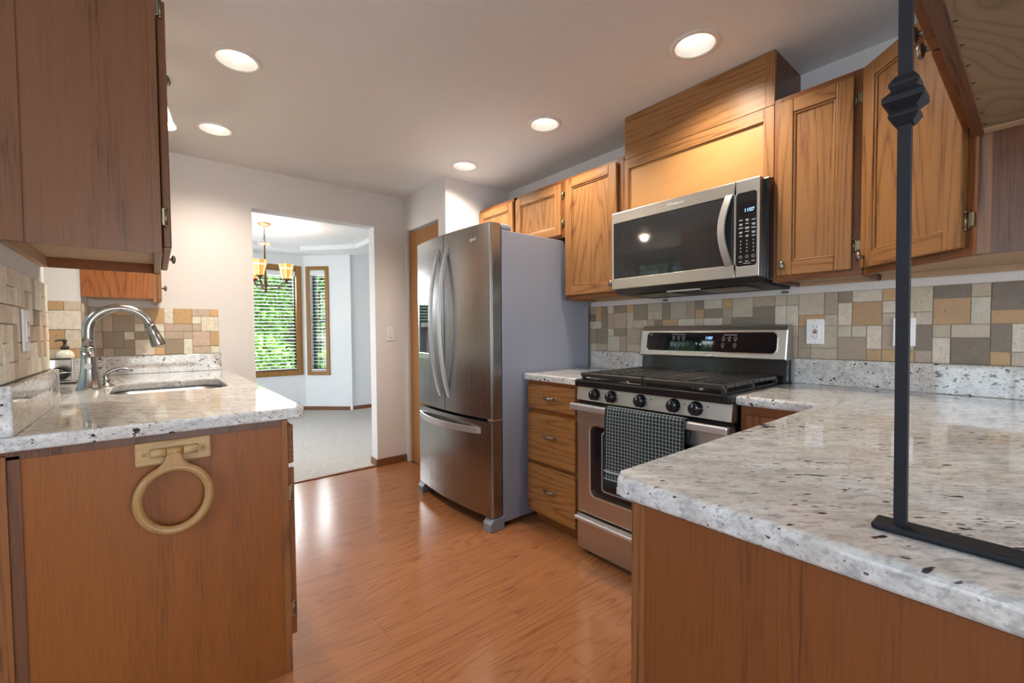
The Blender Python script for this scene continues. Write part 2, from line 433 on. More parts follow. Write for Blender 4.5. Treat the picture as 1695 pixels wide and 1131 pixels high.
def frameM(o,U,V,W):
    U,V,W,o=Vector(U),Vector(V),Vector(W),Vector(o)
    return Matrix(((U.x,V.x,W.x,o.x),(U.y,V.y,W.y,o.y),(U.z,V.z,W.z,o.z),(0,0,0,1)))
def faceX(x,y1,z0): return frameM((x,y1,z0),(0,-1,0),(0,0,1),(-1,0,0))     # a front facing -X, u runs towards the camera
def facePX(x,y0,z0): return frameM((x,y0,z0),(0,1,0),(0,0,1),(1,0,0))      # a front facing +X
def facePY(x1,y,z0): return frameM((x1,y,z0),(-1,0,0),(0,0,1),(0,1,0))     # a front facing +Y
def faceNY(x0,y,z0): return frameM((x0,y,z0),(1,0,0),(0,0,1),(0,-1,0))     # a front facing -Y
def rrect(u0,u1,v0,v1,r,n=6):
    pts=[]
    for cx,cy,a in ((u1-r,v0+r,-PI/2),(u1-r,v1-r,0),(u0+r,v1-r,PI/2),(u0+r,v0+r,PI)):
        for k in range(n+1):
            t=a+PI/2*k/n; pts.append((cx+r*math.cos(t),cy+r*math.sin(t)))
    return pts
def text_part(name,txt,size,M,mat,parent,label=None,extr=.0004,shear=0.0,align='CENTER',sx=1.0):
    cu=bpy.data.curves.new(name,'FONT'); cu.body=txt; cu.size=size; cu.extrude=extr; cu.shear=shear; cu.align_x=align; cu.align_y='CENTER'
    tmp=bpy.data.objects.new(name+'_tmp',cu); COL.objects.link(tmp)
    dg=bpy.context.evaluated_depsgraph_get(); dg.update()
    me=bpy.data.meshes.new_from_object(tmp.evaluated_get(dg)); bpy.data.objects.remove(tmp)
    me.transform(root_of(parent).matrix_basis.inverted()@M@Matrix.Diagonal((sx,1,1,1)))
    me.materials.clear(); me.materials.append(mat); me.name=name
    o=bpy.data.objects.new(name,me); COL.objects.link(o); o.parent=parent
    if label: o['label']=label
    return o

# cabinet fittings -------------------------------------------------------
def door(parent,M,w,h,mats,stile=.055,t=.02,name='door',panel_mat=None,label=None):
    b=B().at(M); s=stile
    b.mat(0).box(0,s,0,h,0,t,.0035).box(w-s,w,0,h,0,t,.0035)
    b.mat(1).box(s,w-s,0,s,0,t,.0035).box(s,w-s,h-s,h,0,t,.0035)
    # sloped inner moulding and sunk panel
    b.mat(2).box(s-.003,w-s+.003,s-.003,h-s+.003,0,t*.45)
    for (u0,u1,v0,v1) in ((s,s+.008,s,h-s),(w-s-.008,w-s,s,h-s)): b.mat(0).box(u0,u1,v0,v1,0,t*.75,.003)
    for (u0,u1,v0,v1) in ((s,w-s,s,s+.008),(s,w-s,h-s-.008,h-s)): b.mat(1).box(u0,u1,v0,v1,0,t*.75,.003)
    return part(name,b,[mats['Z'],mats['Y'],panel_mat or mats['Z']],parent,label)
def knob(parent,M,u,v,t=.02):
    b=B().at(M@Matrix.Translation((u,v,t)))
    b.cyl((0,0,-.001),(0,0,.014),.005,.006,12).ball((0,0,.019),.0145,(.82,1.22,.5),16)
    return part('knob',b,PEW,parent)
def hinge(parent,M,u,v,side=1,h=.05):
    b=B().at(M@Matrix.Translation((u,v,0)))
    b.box(-.008,.008,-h/2,h/2,-.001,.006,.001).cyl((0,-h/2,.008),(0,h/2,.008),.0042,None,10).box(side*.004,side*.02,-h/2.6,h/2.6,-.001,.004,.001)
    b.ball((0,h/2,.008),.005).ball((0,-h/2,.008),.005)
    return part('hinge',b,BRASS,parent)
def pull(parent,M,u,v,L=.09):
    b=B().at(M@Matrix.Translation((u,v,.02)))
    pts=[];rs=[]
    for k in range(13):
        a=k/12; pts.append((-L/2+L*a,-.004*math.sin(PI*a),.004+.022*math.sin(PI*a)**.8)); rs.append(.0035+.004*math.sin(PI*a))
    b.tube(pts,rs,10).ball((-L/2,0,.003),.0075,(1.5,1,.5)).ball((L/2,0,.003),.0075,(1.5,1,.5))
    return part('pull',b,PEW,parent)

# ------------------------------------------------------------------ the room
X0=-2.68
struct('floor',B().box(-4.5,.12,-3.5,3.67,-.05,0),FLOOR)
struct('floor',B().box(-3.4,1.7,3.67,7.3,-.06,0.004),CARPET)
struct('trim_1',B().box(-1.81,-.90,3.655,3.69,0,.009,.003),BASE)
# ceiling with the holes of the recessed lamps
LIGHTS=[(-2.068,2.261),(-2.073,3.093),(-.596,.951),(-.607,1.85),(-.621,2.667)]
def circ(c,r,n=32): return [(c[0]+r*math.cos(2*PI*k/n),c[1]+r*math.sin(2*PI*k/n)) for k in range(n)]
struct('ceiling',B().poly([(-4.6,-3.6),(.12,-3.6),(.12,3.7),(-4.6,3.7)],C,C+.015,holes=[circ(c,.082) for c in LIGHTS]),CEIL)
struct('wall_right',B().box(0,.12,-3.6,3.06,0,C),WALL)
# sink wall: near stub, far stub, recess of the garden window
b=B().box(X0-.12,X0,1.625,2.29,0,C).box(X0-.12,X0,3.30,3.66,0,C).box(X0-.40,X0,2.29,3.30,2.06,C).box(X0-.40,X0,2.29,3.30,0,.87)
b.box(X0-.40,X0-.12,2.17,2.29,0,C).box(X0-.40,X0-.12,3.30,3.42,0,C)
struct('wall_left',b,WALL)
b=B().box(-2.80,-1.81,3.66,3.78,0,C).box(-.90,.12,3.66,3.78,0,C).box(-1.81,-.90,3.66,3.78,2.075,C)
struct('wall_far',b,WALL)
# pantry closet
b=B().box(-.628,-.53,3.60,3.66,0,C).box(-.628,-.53,2.926,3.04,0,C).box(-.628,-.53,3.04,3.60,2.058,C).box(-.53,0,2.926,3.02,0,C)
struct('wall_pantry',b,WALL)
d=struct('door_1',B().box(-.608,-.572,3.046,3.594,.012,2.045,.003),PDOOR)
struct('door_pivot',B().cyl((-.60,3.585,0),(-.60,3.585,.012),.012).box(-.62,-.58,3.57,3.60,.0,.006),PEW,None,d)
b=B().box(-.905,-.628,3.646,3.66,0,.062,.004).box(-.914,-.90,3.646,3.785,0,.062,.004)
struct('baseboard_far',b,BASE)
# living room behind the camera: glass door and side window let the day in
b=B().box(-4.6,-2.9,-3.6,-3.5,0,C).box(-.3,.12,-3.6,-3.5,0,C).box(-2.9,-.3,-3.6,-3.5,2.12,C)
struct('wall_rear',b,WALL)
b=B().box(-4.6,-4.5,-3.6,-1.3,0,C).box(-4.6,-4.5,.9,1.72,0,C).box(-4.6,-4.5,-1.3,.9,0,.8).box(-4.6,-4.5,-1.3,.9,2.1,C).box(-4.5,X0-.12,1.60,1.72,0,C)
struct('wall_side',b,WALL)
def window(name,M,w,h,trim=.075,depth=.1,mid=None,trim_mat=TRIM,sash=.045,vmid=False):
    """trim lies on the wall face (w=0), sash and pane sit back in the opening"""
    b=B().at(M)
    for (u0,u1,v0,v1) in ((0,trim,0,h),(w-trim,w,0,h),(trim,w-trim,0,trim),(trim,w-trim,h-trim,h)): b.box(u0,u1,v0,v1,.001,.02,.005)
    i=trim
    b.box(i-.012,i,i-.01,h-i+.01,-depth,.004).box(w-i,w-i+.012,i-.01,h-i+.01,-depth,.004).box(i,w-i,i-.012,i,-depth,.004).box(i,w-i,h-i,h-i+.012,-depth,.004)
    f=struct(name,b,trim_mat)
    b=B().at(M); d=-depth
    for (u0,u1,v0,v1) in ((i,i+sash,i,h-i),(w-i-sash,w-i,i,h-i),(i,w-i,i,i+sash),(i,w-i,h-i-sash,h-i)): b.box(u0,u1,v0,v1,d,d+.03,.002)
    if mid: b.box(i,w-i,mid-.02,mid+.02,d,d+.035,.002)
    if vmid: b.box(w/2-.025,w/2+.025,i,h-i,d,d+.035,.002)
    struct('sash',b,SASH,None,f)
    struct('pane',B().at(M).box(i+.01,w-i-.01,i+.01,h-i-.01,d+.011,d+.015),GLASS,None,f)
    return f
window('window_4',faceX(-4.5,.9,.8) if False else frameM((-4.5,-1.3,.8),(0,1,0),(0,0,1),(1,0,0)),2.2,1.3,vmid=True)
window('door_2',frameM((-.3,-3.5,0),(-1,0,0),(0,0,1),(0,1,0)),2.6,2.12,vmid=True)
# garden window over the sink
window('window_3',frameM((X0-.40,2.29,.90),(0,1,0),(0,0,1),(1,0,0)),1.01,1.16,trim=.04,depth=.06,trim_mat=WHT,vmid=True)

# dining bay ------------------------------------------------------------
AX,AY,BX,BY=-.63,7.06,-.14,6.60
LW=math.hypot(BX-AX,BY-AY); UA=Vector(((BX-AX)/LW,(BY-AY)/LW,0)); WA=Vector((UA.y,-UA.x,0)); 
if WA.y>0: WA=-WA
MA=frameM((AX,AY,0),UA,(0,0,1),WA)
# back wall, opening for the wide window
M1=faceNY(-2.42,AY,.54); W1,H1=1.758,1.622
b=B().box(-3.0,-2.42+.07,AY,AY+.12,0,CD+.1).box(-2.42+W1-.07,-.56,AY,AY+.12,0,CD+.1).box(-2.35,-.73,AY,AY+.12,0,.61).box(-2.35,-.73,AY,AY+.12,2.095,CD+.1)
struct('wall_dining_back',b,WALLD)
w2u0,w2u1,w2v0,w2v1=.040,.390,.532,2.162
b=B().at(MA); t=.06
b.box(-.06,w2u0+t,0,CD+.1,-.12,0).box(w2u1-t,LW+.05,0,CD+.1,-.12,0).box(w2u0+t,w2u1-t,0,w2v0+t,-.12,0).box(w2u0+t,w2u1-t,w2v1-t,CD+.1,-.12,0)
struct('wall_dining_bay',b,WALLD)
struct('wall_dining_right',B().box(BX,1.7,BY,BY+.12,0,CD+.1).box(1.6,1.7,3.78,BY,0,CD+.1),WALLD)
struct('wall_dining_left',B().box(-3.12,-3.0,3.66,4.3,0,CD+.1).box(-3.12,-3.0,6.1,7.18,0,CD+.1).box(-3.12,-3.0,4.3,6.1,2.12,CD+.1).box(-3.12,-3.0,4.3,6.1,0,.2),WALLD)
window('added_dining_window',frameM((-3.0,4.24,.14),(0,1,0),(0,0,1),(1,0,0)),1.92,2.04,trim=.06,depth=.08,vmid=True)  # unseen window added as an opening for the dining fill lamp
struct('wall_dining_near',B().box(.12,1.7,3.66,3.78,0,CD+.1).box(-3.0,-2.80,3.66,3.78,0,CD+.1),WALLD)
tray=[(-.20,4.25),(-.20,6.053),(-.76,6.672),(-2.2,6.672),(-2.8,6.05),(-2.8,4.25)]
struct('ceiling_dining',B().poly([(-3.12,3.78),(1.7,3.78),(1.7,7.2),(-3.12,7.2)],CD,CD+.062,holes=[tray]).box(-3.12,1.7,3.78,7.2,CD+.06,CD+.1),CEILD)
b=B().box(-3.0,AX,AY-.012,AY,0,.06,.003); b.at(MA).box(0,LW,0,.06,0,.012,.003); b.at(Matrix()).box(BX,1.6,BY-.012,BY,0,.06,.003)
struct('baseboard_dining',b,BASE)
w1=window('window_1',M1,W1,H1,trim=.075,depth=.10,sash=.022)
w2=window('window_2',MA@Matrix.Translation((w2u0,w2v0,0)),w2u1-w2u0,w2v1-w2v0,trim=.055,depth=.10,mid=1.352-w2v0)
def blind(M,w,h,label,gap=.05):
    r=thing('venetian_blind',tuple((M@Vector((w/2,0,0)))),label,'blind','white window blinds')
    b=B().at(M).box(0,w,h-.075,h,-.062,-.006,.004); part('headrail',b,BLIND,r)
    b=B(); b.at(M); n=int((h-.11)/gap)
    for k in range(n):
        z=h-.10-k*gap
        t=bmesh.new(); vs=[t.verts.new(p) for p in ((.004,z-.006,-.008),(w-.004,z-.006,-.008),(w-.004,z,-.034),(.004,z,-.034),(w-.004,z+.001,-.058),(.004,z+.001,-.058))]
        t.faces.new((vs[0],vs[1],vs[2],vs[3])); t.faces.new((vs[3],vs[2],vs[4],vs[5]))
        ex=bmesh.ops.extrude_face_region(t,geom=list(t.faces))
        for v in ex['geom']:
            if isinstance(v,bmesh.types.BMVert): v.co.y+=.0022
        b.add(t)
    part('slats',b,BLIND,r)
    part('bottom_rail',B().at(M).box(0,w,.008,.028,-.058,-.008,.004),BLIND,r)
    b=B().at(M)
    us=[.12,w-.12] if w<.5 else [.25,w*.5,w-.25]
    for u in us: b.cyl((u,.02,-.007),(u,h-.05,-.007),.0014,None,6)
    part('ladder_cord',b,BLIND,r); return r
blind(M1@Matrix.Translation((.08,.08,0)),W1-.16,H1-.16,'wide white venetian blind in the big bay window behind the chandelier')
blind(MA@Matrix.Translation((w2u0+.058,w2v0+.06,0)),w2u1-w2u0-.116,w2v1-w2v0-.12,'narrow white venetian blind in the slim angled bay window')

# ------------------------------------------------------------------ tiled splashbacks
TC={'W':(.64,.58,.475),'C':(.52,.45,.345),'T':(.42,.33,.255),'O':(.50,.315,.155),'G':(.265,.21,.155),'D':(.20,.165,.13)}
MOD=.0513
def tiles(name,M,cols,rows,label,fixed=(),seed=1,w=(3,3,3,2,2,1),mod_v=.0508,bright=1.0,edge=None):
    """M: u right, v up, w out; fixed: (c0,c1,r0,r1,letter) with r from the top"""
    rnd=random.Random(seed); occ=[[False]*cols for _ in range(rows)]; L=[]
    def put(c0,c1,r0,r1,k):
        for r in range(r0,r1+1):
            for c in range(c0,c1+1): occ[r][c]=True
        L.append((c0,c1,r0,r1,k))
    for f in fixed: put(*f)
    keys='WCTOGD'
    for r in range(rows):
        for c in range(cols):
            if occ[r][c]: continue
            sizes=[(1,1),(2,1),(1,2),(2,2),(2,1),(1,2),(2,2)]; rnd.shuffle(sizes)
            for (a,h) in sizes:
                if c+a<=cols and r+h<=rows and all(not occ[r+j][c+i] for i in range(a) for j in range(h)):
                    put(c,c+a-1,r,r+h-1,rnd.choices(keys,w)[0]); break
    b=B().at(M)
    b.mat(1).box(0,cols*MOD,0,rows*mod_v,0,.004)
    g=.0013
    for (c0,c1,r0,r1,k) in L:
        base=TC[k]; j=1+rnd.uniform(-.12,.1); col=tuple(min(.8,x*j*bright*(1+rnd.uniform(-.03,.03))) for x in base)
        b.mat(0).box(c0*MOD+g,(c1+1)*MOD-g,(rows-1-r1)*mod_v+g,(rows-r0)*mod_v-g,.001,.0085+rnd.uniform(0,.0012),.0016,2,col)
    o=part(name,b,[TILE,GROUT]); return tag(o,label,'tile backsplash','stone tile splashbacks')
# stove wall: column 0 of the traced stretch starts at Y=.7915 and runs towards the camera
K=24
fx=[(0,0,0,0,'C'),(0,0,1,2,'W'),(1,2,0,1,'C'),(3,3,0,1,'T'),(1,2,2,2,'O'),(3,3,2,2,'C'),(4,4,0,0,'G'),(4,4,1,2,'W'),(5,6,0,0,'W'),(5,6,1,2,'O'),(7,7,0,0,'O'),(7,7,1,1,'W'),(7,7,2,2,'C'),(8,9,0,1,'C'),(8,8,2,2,'W'),(9,9,2,2,'C'),
(0,0,3,3,'C'),(0,0,4,5,'T'),(1,1,3,4,'T'),(1,1,5,5,'T'),(2,3,3,4,'C'),(2,3,5,5,'C'),(4,4,3,3,'C'),(5,5,3,3,'W'),(4,5,4,5,'T'),(6,6,3,4,'W'),(6,6,5,5,'O'),(7,7,3,4,'T'),(7,8,5,5,'O'),(8,8,3,4,'C'),(9,9,3,4,'D'),(9,9,5,5,'T'),
(10,11,0,0,'D'),(12,12,0,0,'C'),(10,11,1,2,'O'),(12,12,1,2,'W'),(10,10,3,3,'C'),(11,12,3,3,'C'),(10,10,4,5,'W'),(11,12,4,5,'D'),(13,14,0,1,'D'),(13,15,2,2,'O'),(13,13,3,4,'D'),(14,15,3,4,'W'),(13,13,5,5,'O'),(14,14,5,5,'C')]
fx=[(c0+K,c1+K,r0,r1,k) for (c0,c1,r0,r1,k) in fx]
# the stretch left of and above the range, read column by column
fl=[(1,1,0,1,'O'),(2,2,0,1,'G'),(3,3,0,0,'W'),(4,5,0,0,'G'),(6,6,0,0,'O'),(7,8,0,1,'G'),(9,10,0,0,'C'),(9,10,1,1,'C'),(11,11,0,1,'G'),(12,13,0,1,'C'),(14,14,0,1,'T'),(15,15,0,0,'G'),(15,15,1,1,'O'),(16,17,0,0,'W'),(16,17,1,1,'G'),(18,18,0,0,'O'),(18,18,1,1,'T'),(19,20,0,1,'C'),(21,22,0,0,'T'),(21,22,1,1,'G'),(23,23,0,0,'C'),(23,23,1,2,'W'),
(0,1,2,2,'W'),(2,2,2,2,'G'),(3,3,1,2,'T'),(4,5,1,2,'T'),(6,6,1,2,'C'),(0,0,3,4,'T'),(1,2,3,4,'G'),(3,3,3,3,'W'),(4,5,3,3,'G'),(3,4,4,5,'W'),(5,5,4,5,'T'),(6,7,3,4,'C')]
tiles('tile_backsplash',frameM((-.0005,.7915+K*MOD,1.030),(0,-1,0),(0,0,1),(-1,0,0)),K+20,6,'tumbled stone tile splashback behind the range and peninsula counter',fl+fx,3,bright=.92)
# far sink wall, right end at X=-2.03
NC=13
def flip(L): return [(NC-1-b_,NC-1-a_,r0,r1,k) for (a_,b_,r0,r1,k) in L]
fr=[(0,0,0,0,'O'),(1,2,0,0,'T'),(2,2,1,1,'W'),(0,1,1,2,'W'),(2,2,2,2,'T'),(0,0,3,4,'O'),(1,2,3,4,'T'),(0,0,5,5,'W'),(1,2,5,5,'T'),(3,4,0,1,'O'),(3,4,2,2,'T'),(5,5,0,1,'W'),(5,5,2,2,'T'),(3,3,3,3,'T'),(4,5,3,3,'T'),(4,5,4,5,'G'),(3,3,4,5,'W'),(6,7,0,1,'O'),(6,7,2,2,'W'),(8,8,2,2,'W'),(8,8,0,1,'T'),(6,6,3,3,'W'),(6,6,4,4,'T'),(6,6,5,5,'O'),(7,8,4,5,'W'),(7,8,3,3,'G'),(9,10,0,0,'O'),(9,10,1,2,'G'),(9,9,3,3,'W'),(9,9,4,4,'G'),(10,11,3,4,'G'),(9,10,5,5,'G'),(11,11,5,5,'T'),(11,11,1,2,'T'),(11,11,0,0,'O'),(12,12,0,2,'T'),(12,12,3,4,'T'),(12,12,5,5,'G')]
tiles('tile_backsplash',frameM((-2.03-NC*.0495,3.6595,1.030),(.0495/MOD,0,0),(0,0,1),(0,-1,0)),NC,6,'tumbled stone tile splashback on the end wall past the sink',flip(fr),5,bright=1.32)
tiles('tile_backsplash',frameM((X0+.0005,3.30,1.030),(0,1,0),(0,0,1),(1,0,0)),6,6,'narrow strip of stone tile on the wall under the small orange cabinet',(),8,(4,3,4,3,0,0),bright=1.15)
tiles('tile_backsplash',frameM((X0+.0005,1.605,1.042),(0,1,0),(0,0,1),(1,0,0)),13,6,'tumbled stone tile splashback around the outlet facing the sink counter',(),12,(8,6,3,1,.5,0),bright=1.32)
rt_=[(5,5,0,0,'C'),(2,4,0,0,'O'),(3,5,1,2,'W'),(2,2,1,1,'C'),(2,2,2,2,'W'),(2,4,3,4,'O'),(5,5,3,4,'W'),(2,4,5,5,'C'),(5,5,5,5,'O')]
tiles('tile_backsplash',frameM((X0-.40+.008,3.2995,1.040),(1.27,0,0),(0,0,1),(0,-1,0)),6,6,'stone tile on the recess return behind the soap caddy',rt_,14,(5,4,2,3,0,0),bright=1.15)

# ------------------------------------------------------------------ recessed lamps
lab=['recessed ceiling lamp beside the dark wall cabinet, its white baffle showing','recessed ceiling lamp over the sink end, second from the doorway wall','largest recessed ceiling lamp, in front of the tall range cabinet','recessed ceiling lamp in front of the wall cabinets, between the range and the fridge','recessed ceiling lamp above the fridge, beside the pantry corner']
for (x,y),l in zip(LIGHTS,lab):
    r=thing('recessed_lamp',(x,y,C),l,'ceiling lamp','recessed ceiling lamps')
    part('trim_ring',B().lathe([(.079,C+.002),(.079,C-.004),(.090,C-.005),(.099,C-.0015),(.099,C)],(x,y,0),seg=48),BAFF,r)
    part('baffle',B().lathe([(.080,C),(.074,C+.02),(.062,C+.058),(.062,C+.06)],(x,y,0),seg=48),BAFF,r)
    part('lens',B().lathe([(0,C+.048),(.03,C+.048),(.058,C+.053)],(x,y,0),seg=40),LENS,r)
    light('recessed_lamp_glow','SPOT',(x,y,C-.012),44,(1,.87,.72),dir=(0,0,-1),spot_size=math.radians(140),spot_blend=.85,shadow_soft_size=.05)

# hanging spot over the sink
r=thing('sink_lamp',(-2.34,2.62,C),'white glass lamp over the sink, peeking past the dark wall cabinet','lamp')
part('canopy',B().lathe([(0,C-.03),(.03,C-.028),(.045,C-.012),(.05,C)],(-2.34,2.62,0)),PEW,r)
part('stem',B().tube([(-2.34,2.62,C-.02),(-2.338,2.62,C-.07),(-2.335,2.62,C-.12)],.007,10).ball((-2.297,2.62,C-.018),.016,(.6,1,1)).tube([(-2.34,2.62,C-.02),(-2.297,2.62,C-.018)],.005,8),PEW,r)
part('shade',B().lathe([(.014,C-.115),(.030,C-.13),(.040,C-.16),(.050,C-.20),(.062,C-.222),(.059,C-.222),(.047,C-.198),(.036,C-.16),(.026,C-.132)],(-2.333,2.62,0)),SHADE,r)
light('sink_lamp_glow','POINT',(-2.333,2.62,C-.24),6,(1,.85,.68),shadow_soft_size=.03)

# ------------------------------------------------------------------ sink run
CT,CB=.914,.876
CE=.9146
def arc(c,r,a0,a1,n=6): return [(c[0]+r*math.cos(a0+(a1-a0)*k/n),c[1]+r*math.sin(a0+(a1-a0)*k/n)) for k in range(n+1)]
r=thing('granite_countertop',(-2.33,2.6,CT),'white speckled granite countertop around the sink, its corner by the doorway','countertop')
out=[(X0-.395,3.295),(X0-.395,2.295),(X0+.001,2.295),(X0+.001,1.601)]+arc((-2.006,1.626),.025,-PI/2,0)+[(-1.981,3.655),(X0+.001,3.655),(X0+.001,3.295)]
hole=rrect(-2.535,-2.105,2.44,2.98,.085)
part('slab',B().poly(out,CB,CT,'Z',.008,[hole],3,True),GRAN,r)
part('upstand',B().box(X0+.002,X0+.030,1.602,2.29,CT,1.040,.004),GRAN,r)
part('upstand',B().box(X0+.002,-2.022,3.632,3.657,CT,1.029,.003),GRAN,r)
part('upstand',B().box(X0+.002,X0+.025,3.302,3.632,CT,1.029,.003),GRAN,r)
part('upstand',B().box(X0-.39,X0-.002,3.272,3.297,CT,1.039,.003),GRAN,r)
# sink bowl
r=thing('undermount_sink',(-2.32,2.71,.66),'stainless undermount sink set in the granite beside the tall faucet','sink')
b=B(); loops=[]
for (dr,z) in ((-.012,CB-.002),(-.012,CB-.006),(.004,CB-.006),(.006,.75),(.02,.70),(.07,.685),(.19,.683)):
    loops.append([Vector((x,y,z)) for x,y in rrect(-2.535+dr,-2.105-dr,2.44+dr,2.98-dr,max(.012,.085-dr))])
t=bmesh.new(); R=[[t.verts.new(p) for p in L] for L in loops]
for i in range(len(R)-1):
    n=len(R[i])
    for k in range(n):
        f=t.faces.new((R[i][k],R[i][(k+1)%n],R[i+1][(k+1)%n],R[i+1][k])); f.smooth=True
t.faces.new(R[-1]); b.add(t); part('bowl',b,BOWL,r)
part('drain',B().lathe([(0,.688),(.03,.688),(.042,.692),(.045,.686)],(-2.32,2.71,0)),SSL,r)
# faucet
fxx,fyy=-2.613,2.78
CT=CE
r=thing('faucet',(fxx,fyy,CT),'tall brushed nickel gooseneck faucet arching over the sink','faucet')
b=B(); n=36; rings=[]; t=bmesh.new()
for (rr,z) in ((.047,CT),(.047,CT+.004),(.044,CT+.012),(.037,CT+.045),(.031,CT+.09),(.0275,CT+.14),(.0265,CT+.175)):
    rings.append([t.verts.new((fxx+(rr*(1-.05*(k%3==0)*(z>CT+.006)))*math.cos(2*PI*k/n),fyy+(rr*(1-.05*(k%3==0)*(z>CT+.006)))*math.sin(2*PI*k/n),z)) for k in range(n)])
for i in range(len(rings)-1):
    for k in range(n): t.faces.new((rings[i][k],rings[i][(k+1)%n],rings[i+1][(k+1)%n],rings[i+1][k])).smooth=True
t.faces.new(rings[-1]); t.faces.new(rings[0][::-1]); b.add(t)
part('body',b,SSB,r)
part('neck_ring',B().lathe([(.0255,CT+.172),(.0268,CT+.174),(.0268,CT+.181),(.0248,CT+.183),(.0255,CT+.186),(.0255,CT+.192),(.022,CT+.194)],(fxx,fyy,0)),SSB,r)
pts=[(fxx,fyy,CT+.19),(fxx,fyy,CT+.24)]; rs=[.0225,.022]; ra=.112; zc=1.178
for k in range(0,21):
    a=PI-(PI*.92)*k/20; pts.append((fxx+ra+ra*math.cos(a),fyy,zc+ra*math.sin(a))); rs.append(.0225-.0045*k/20)
part('spout',B().tube(pts,rs,20),SSB,r)
e=Vector(pts[-1]); dv=(e-Vector(pts[-2])).normalized()
sp=part('spray_head',B().tube([e-dv*.004,e+dv*.006,e+dv*.008,e+dv*.052,e+dv*.094,e+dv*.103],[.0215,.0215,.020,.0255,.031,.030],20),SSB,r)
part('spray_button',B().box(e.x+.020,e.x+.033,fyy-.009,fyy+.009,e.z-.082,e.z-.030,.004),BLK,sp)
part('handle',B().cyl((fxx,fyy-.026,CT+.105),(fxx,fyy-.052,CT+.108),.014,.013,16),SSB,r); part('handle_cap',B().cyl((fxx,fyy+.026,CT+.105),(fxx,fyy+.042,CT+.108),.012,.011,16),SSB,r)
# soap dispenser
sx,sy=-2.567,2.90
r=thing('soap_dispenser',(sx,sy,CT),'small brushed nickel soap dispenser with curved spout beside the faucet','soap dispenser')
part('base',B().lathe([(0,CT),(.034,CT),(.033,CT+.004),(.02,CT+.012),(.016,CT+.02),(.019,CT+.026),(.019,CT+.034),(.012,CT+.037),(.009,CT+.055),(0,CT+.056)],(sx,sy,0)),SSB,r)
pts=[];rs=[]
for k in range(11):
    a=k/10; pts.append((sx-.004+.105*a,sy,CT+.052+.040*math.sin(PI*(.10+.68*a))-.010)); rs.append(.0095-.005*a)
part('spout',B().tube(pts,rs,12),SSB,r)
# caddy, brush, bottle
cx0,cx1,cy0,cy1=-2.80,-2.70,3.16,3.255
r=thing('soap_caddy',((cx0+cx1)/2,(cy0+cy1)/2,CT),'stainless caddy holding a brush and soap bottle on the window ledge','caddy')
b=B().box(cx0,cx1,cy0,cy1,CT+.006,CT+.012).box(cx0,cx1,cy1-.003,cy1,CT+.012,CT+.125).box(cx1-.014,cx1,cy0+.004,cy1,CT+.012,CT+.128,.004).box(cx0,cx0+.003,cy0,cy1,CT+.012,CT+.125)
part('shell',b,SSL,r)
part('foot',B().box(cx0-.002,cx1+.002,cy0-.002,cy1+.002,CT,CT+.008,.002),BLKM,r)
part('shelf',B().box(cx0,cx1-.014,cy0+.02,cy1-.004,CT+.122,CT+.128,.001),BLKM,r)
part('rail',B().cyl((cx0,cy0-.016,CT+.058),(cx1-.008,cy0-.016,CT+.058),.0022,None,8),SSL,r)
b=B(); bc=Vector((-2.757,cy0+.020,CT+.0515))
b.lathe([(0,-.012),(.018,-.012),(.025,-.006),(.026,.004),(.024,.012),(0,.012)],bc,'Y',28)
for k in range(26):
    a=2*PI*k/26; b.cyl(bc+Vector((.025*math.cos(a),-.006,.025*math.sin(a))),bc+Vector((.0345*math.cos(a),-.003,.0345*math.sin(a))),.0034,.004,6)
br=solo('scrub_brush',b,BLKM,'round black scrub brush standing inside the stainless caddy','brush')
bx,by,bz=-2.738,3.215,CT+.1286
r=thing('soap_bottle',(bx,by,bz),'cream soap bottle with black pump on top of the stainless caddy','soap bottle')
part('bottle',B().lathe([(0,bz),(.034,bz),(.036,bz+.006),(.036,bz+.018),(.030,bz+.034),(.014,bz+.044),(.012,bz+.048),(0,bz+.048)],(bx,by,0)),IVORY,r)
part('pump',B().lathe([(0,bz+.045),(.016,bz+.045),(.016,bz+.062),(.007,bz+.066),(.006,bz+.085),(.009,bz+.086),(.009,bz+.097),(0,bz+.098)],(bx,by,0)).tube([(bx,by,bz+.094),(bx-.022,by,bz+.094),(bx-.036,by,bz+.089)],[.0045,.004,.003],8),BLKM,r)
CT=.914
# wall plates
def outlet(M,label,kind,w=.07,h=.116):
    r=thing('wall_outlet' if kind!='switch' else 'light_switch',tuple(M.translation),label,'outlet' if kind!='switch' else 'light switch')
    part('plate',B().at(M).box(-w/2,w/2,-h/2,h/2,0,.006,.003),WHT,r)
    b=B().at(M); b.box(-.0175,.0175,-.034,.034,.004,.0085,.001)
    i=part('insert',b,WHT,r)
    if kind=='switch':
        part('rocker',B().at(M).box(-.016,.016,-.032,.032,.006,.012,.002),WHT,i)
    else:
        for s in (1,-1):
            b=B().at(M); b.box(-.008,-.006,s*.022-.005,s*.022+.005,.008,.0092).box(.006,.008,s*.022-.004,s*.022+.004,.008,.0092).box(-.002,.002,s*.022-.012,s*.022-.008,.008,.0092)
            part('socket',b,BLKM,i)
        if kind=='gfci':
            part('reset_button',B().at(M).box(-.009,.009,.001,.007,.008,.0102,.001),RED,i); part('test_button',B().at(M).box(-.009,.009,-.008,-.002,.008,.0102,.001),BLKM,i)
    for q in (1,-1): part('screw',B().at(M).cyl((0,q*(h/2-.008),.005),(0,q*(h/2-.008),.0068),.003,None,8),LEG,r)
    return r
outlet(frameM((-.0105,.670,1.157),(0,-1,0),(0,0,1),(-1,0,0)),'white outlet with red and black buttons beside the range','gfci')
outlet(frameM((-.0105,.361,1.154),(0,-1,0),(0,0,1),(-1,0,0)),'white wall plate on the stone tile half hidden behind the black post','plain')
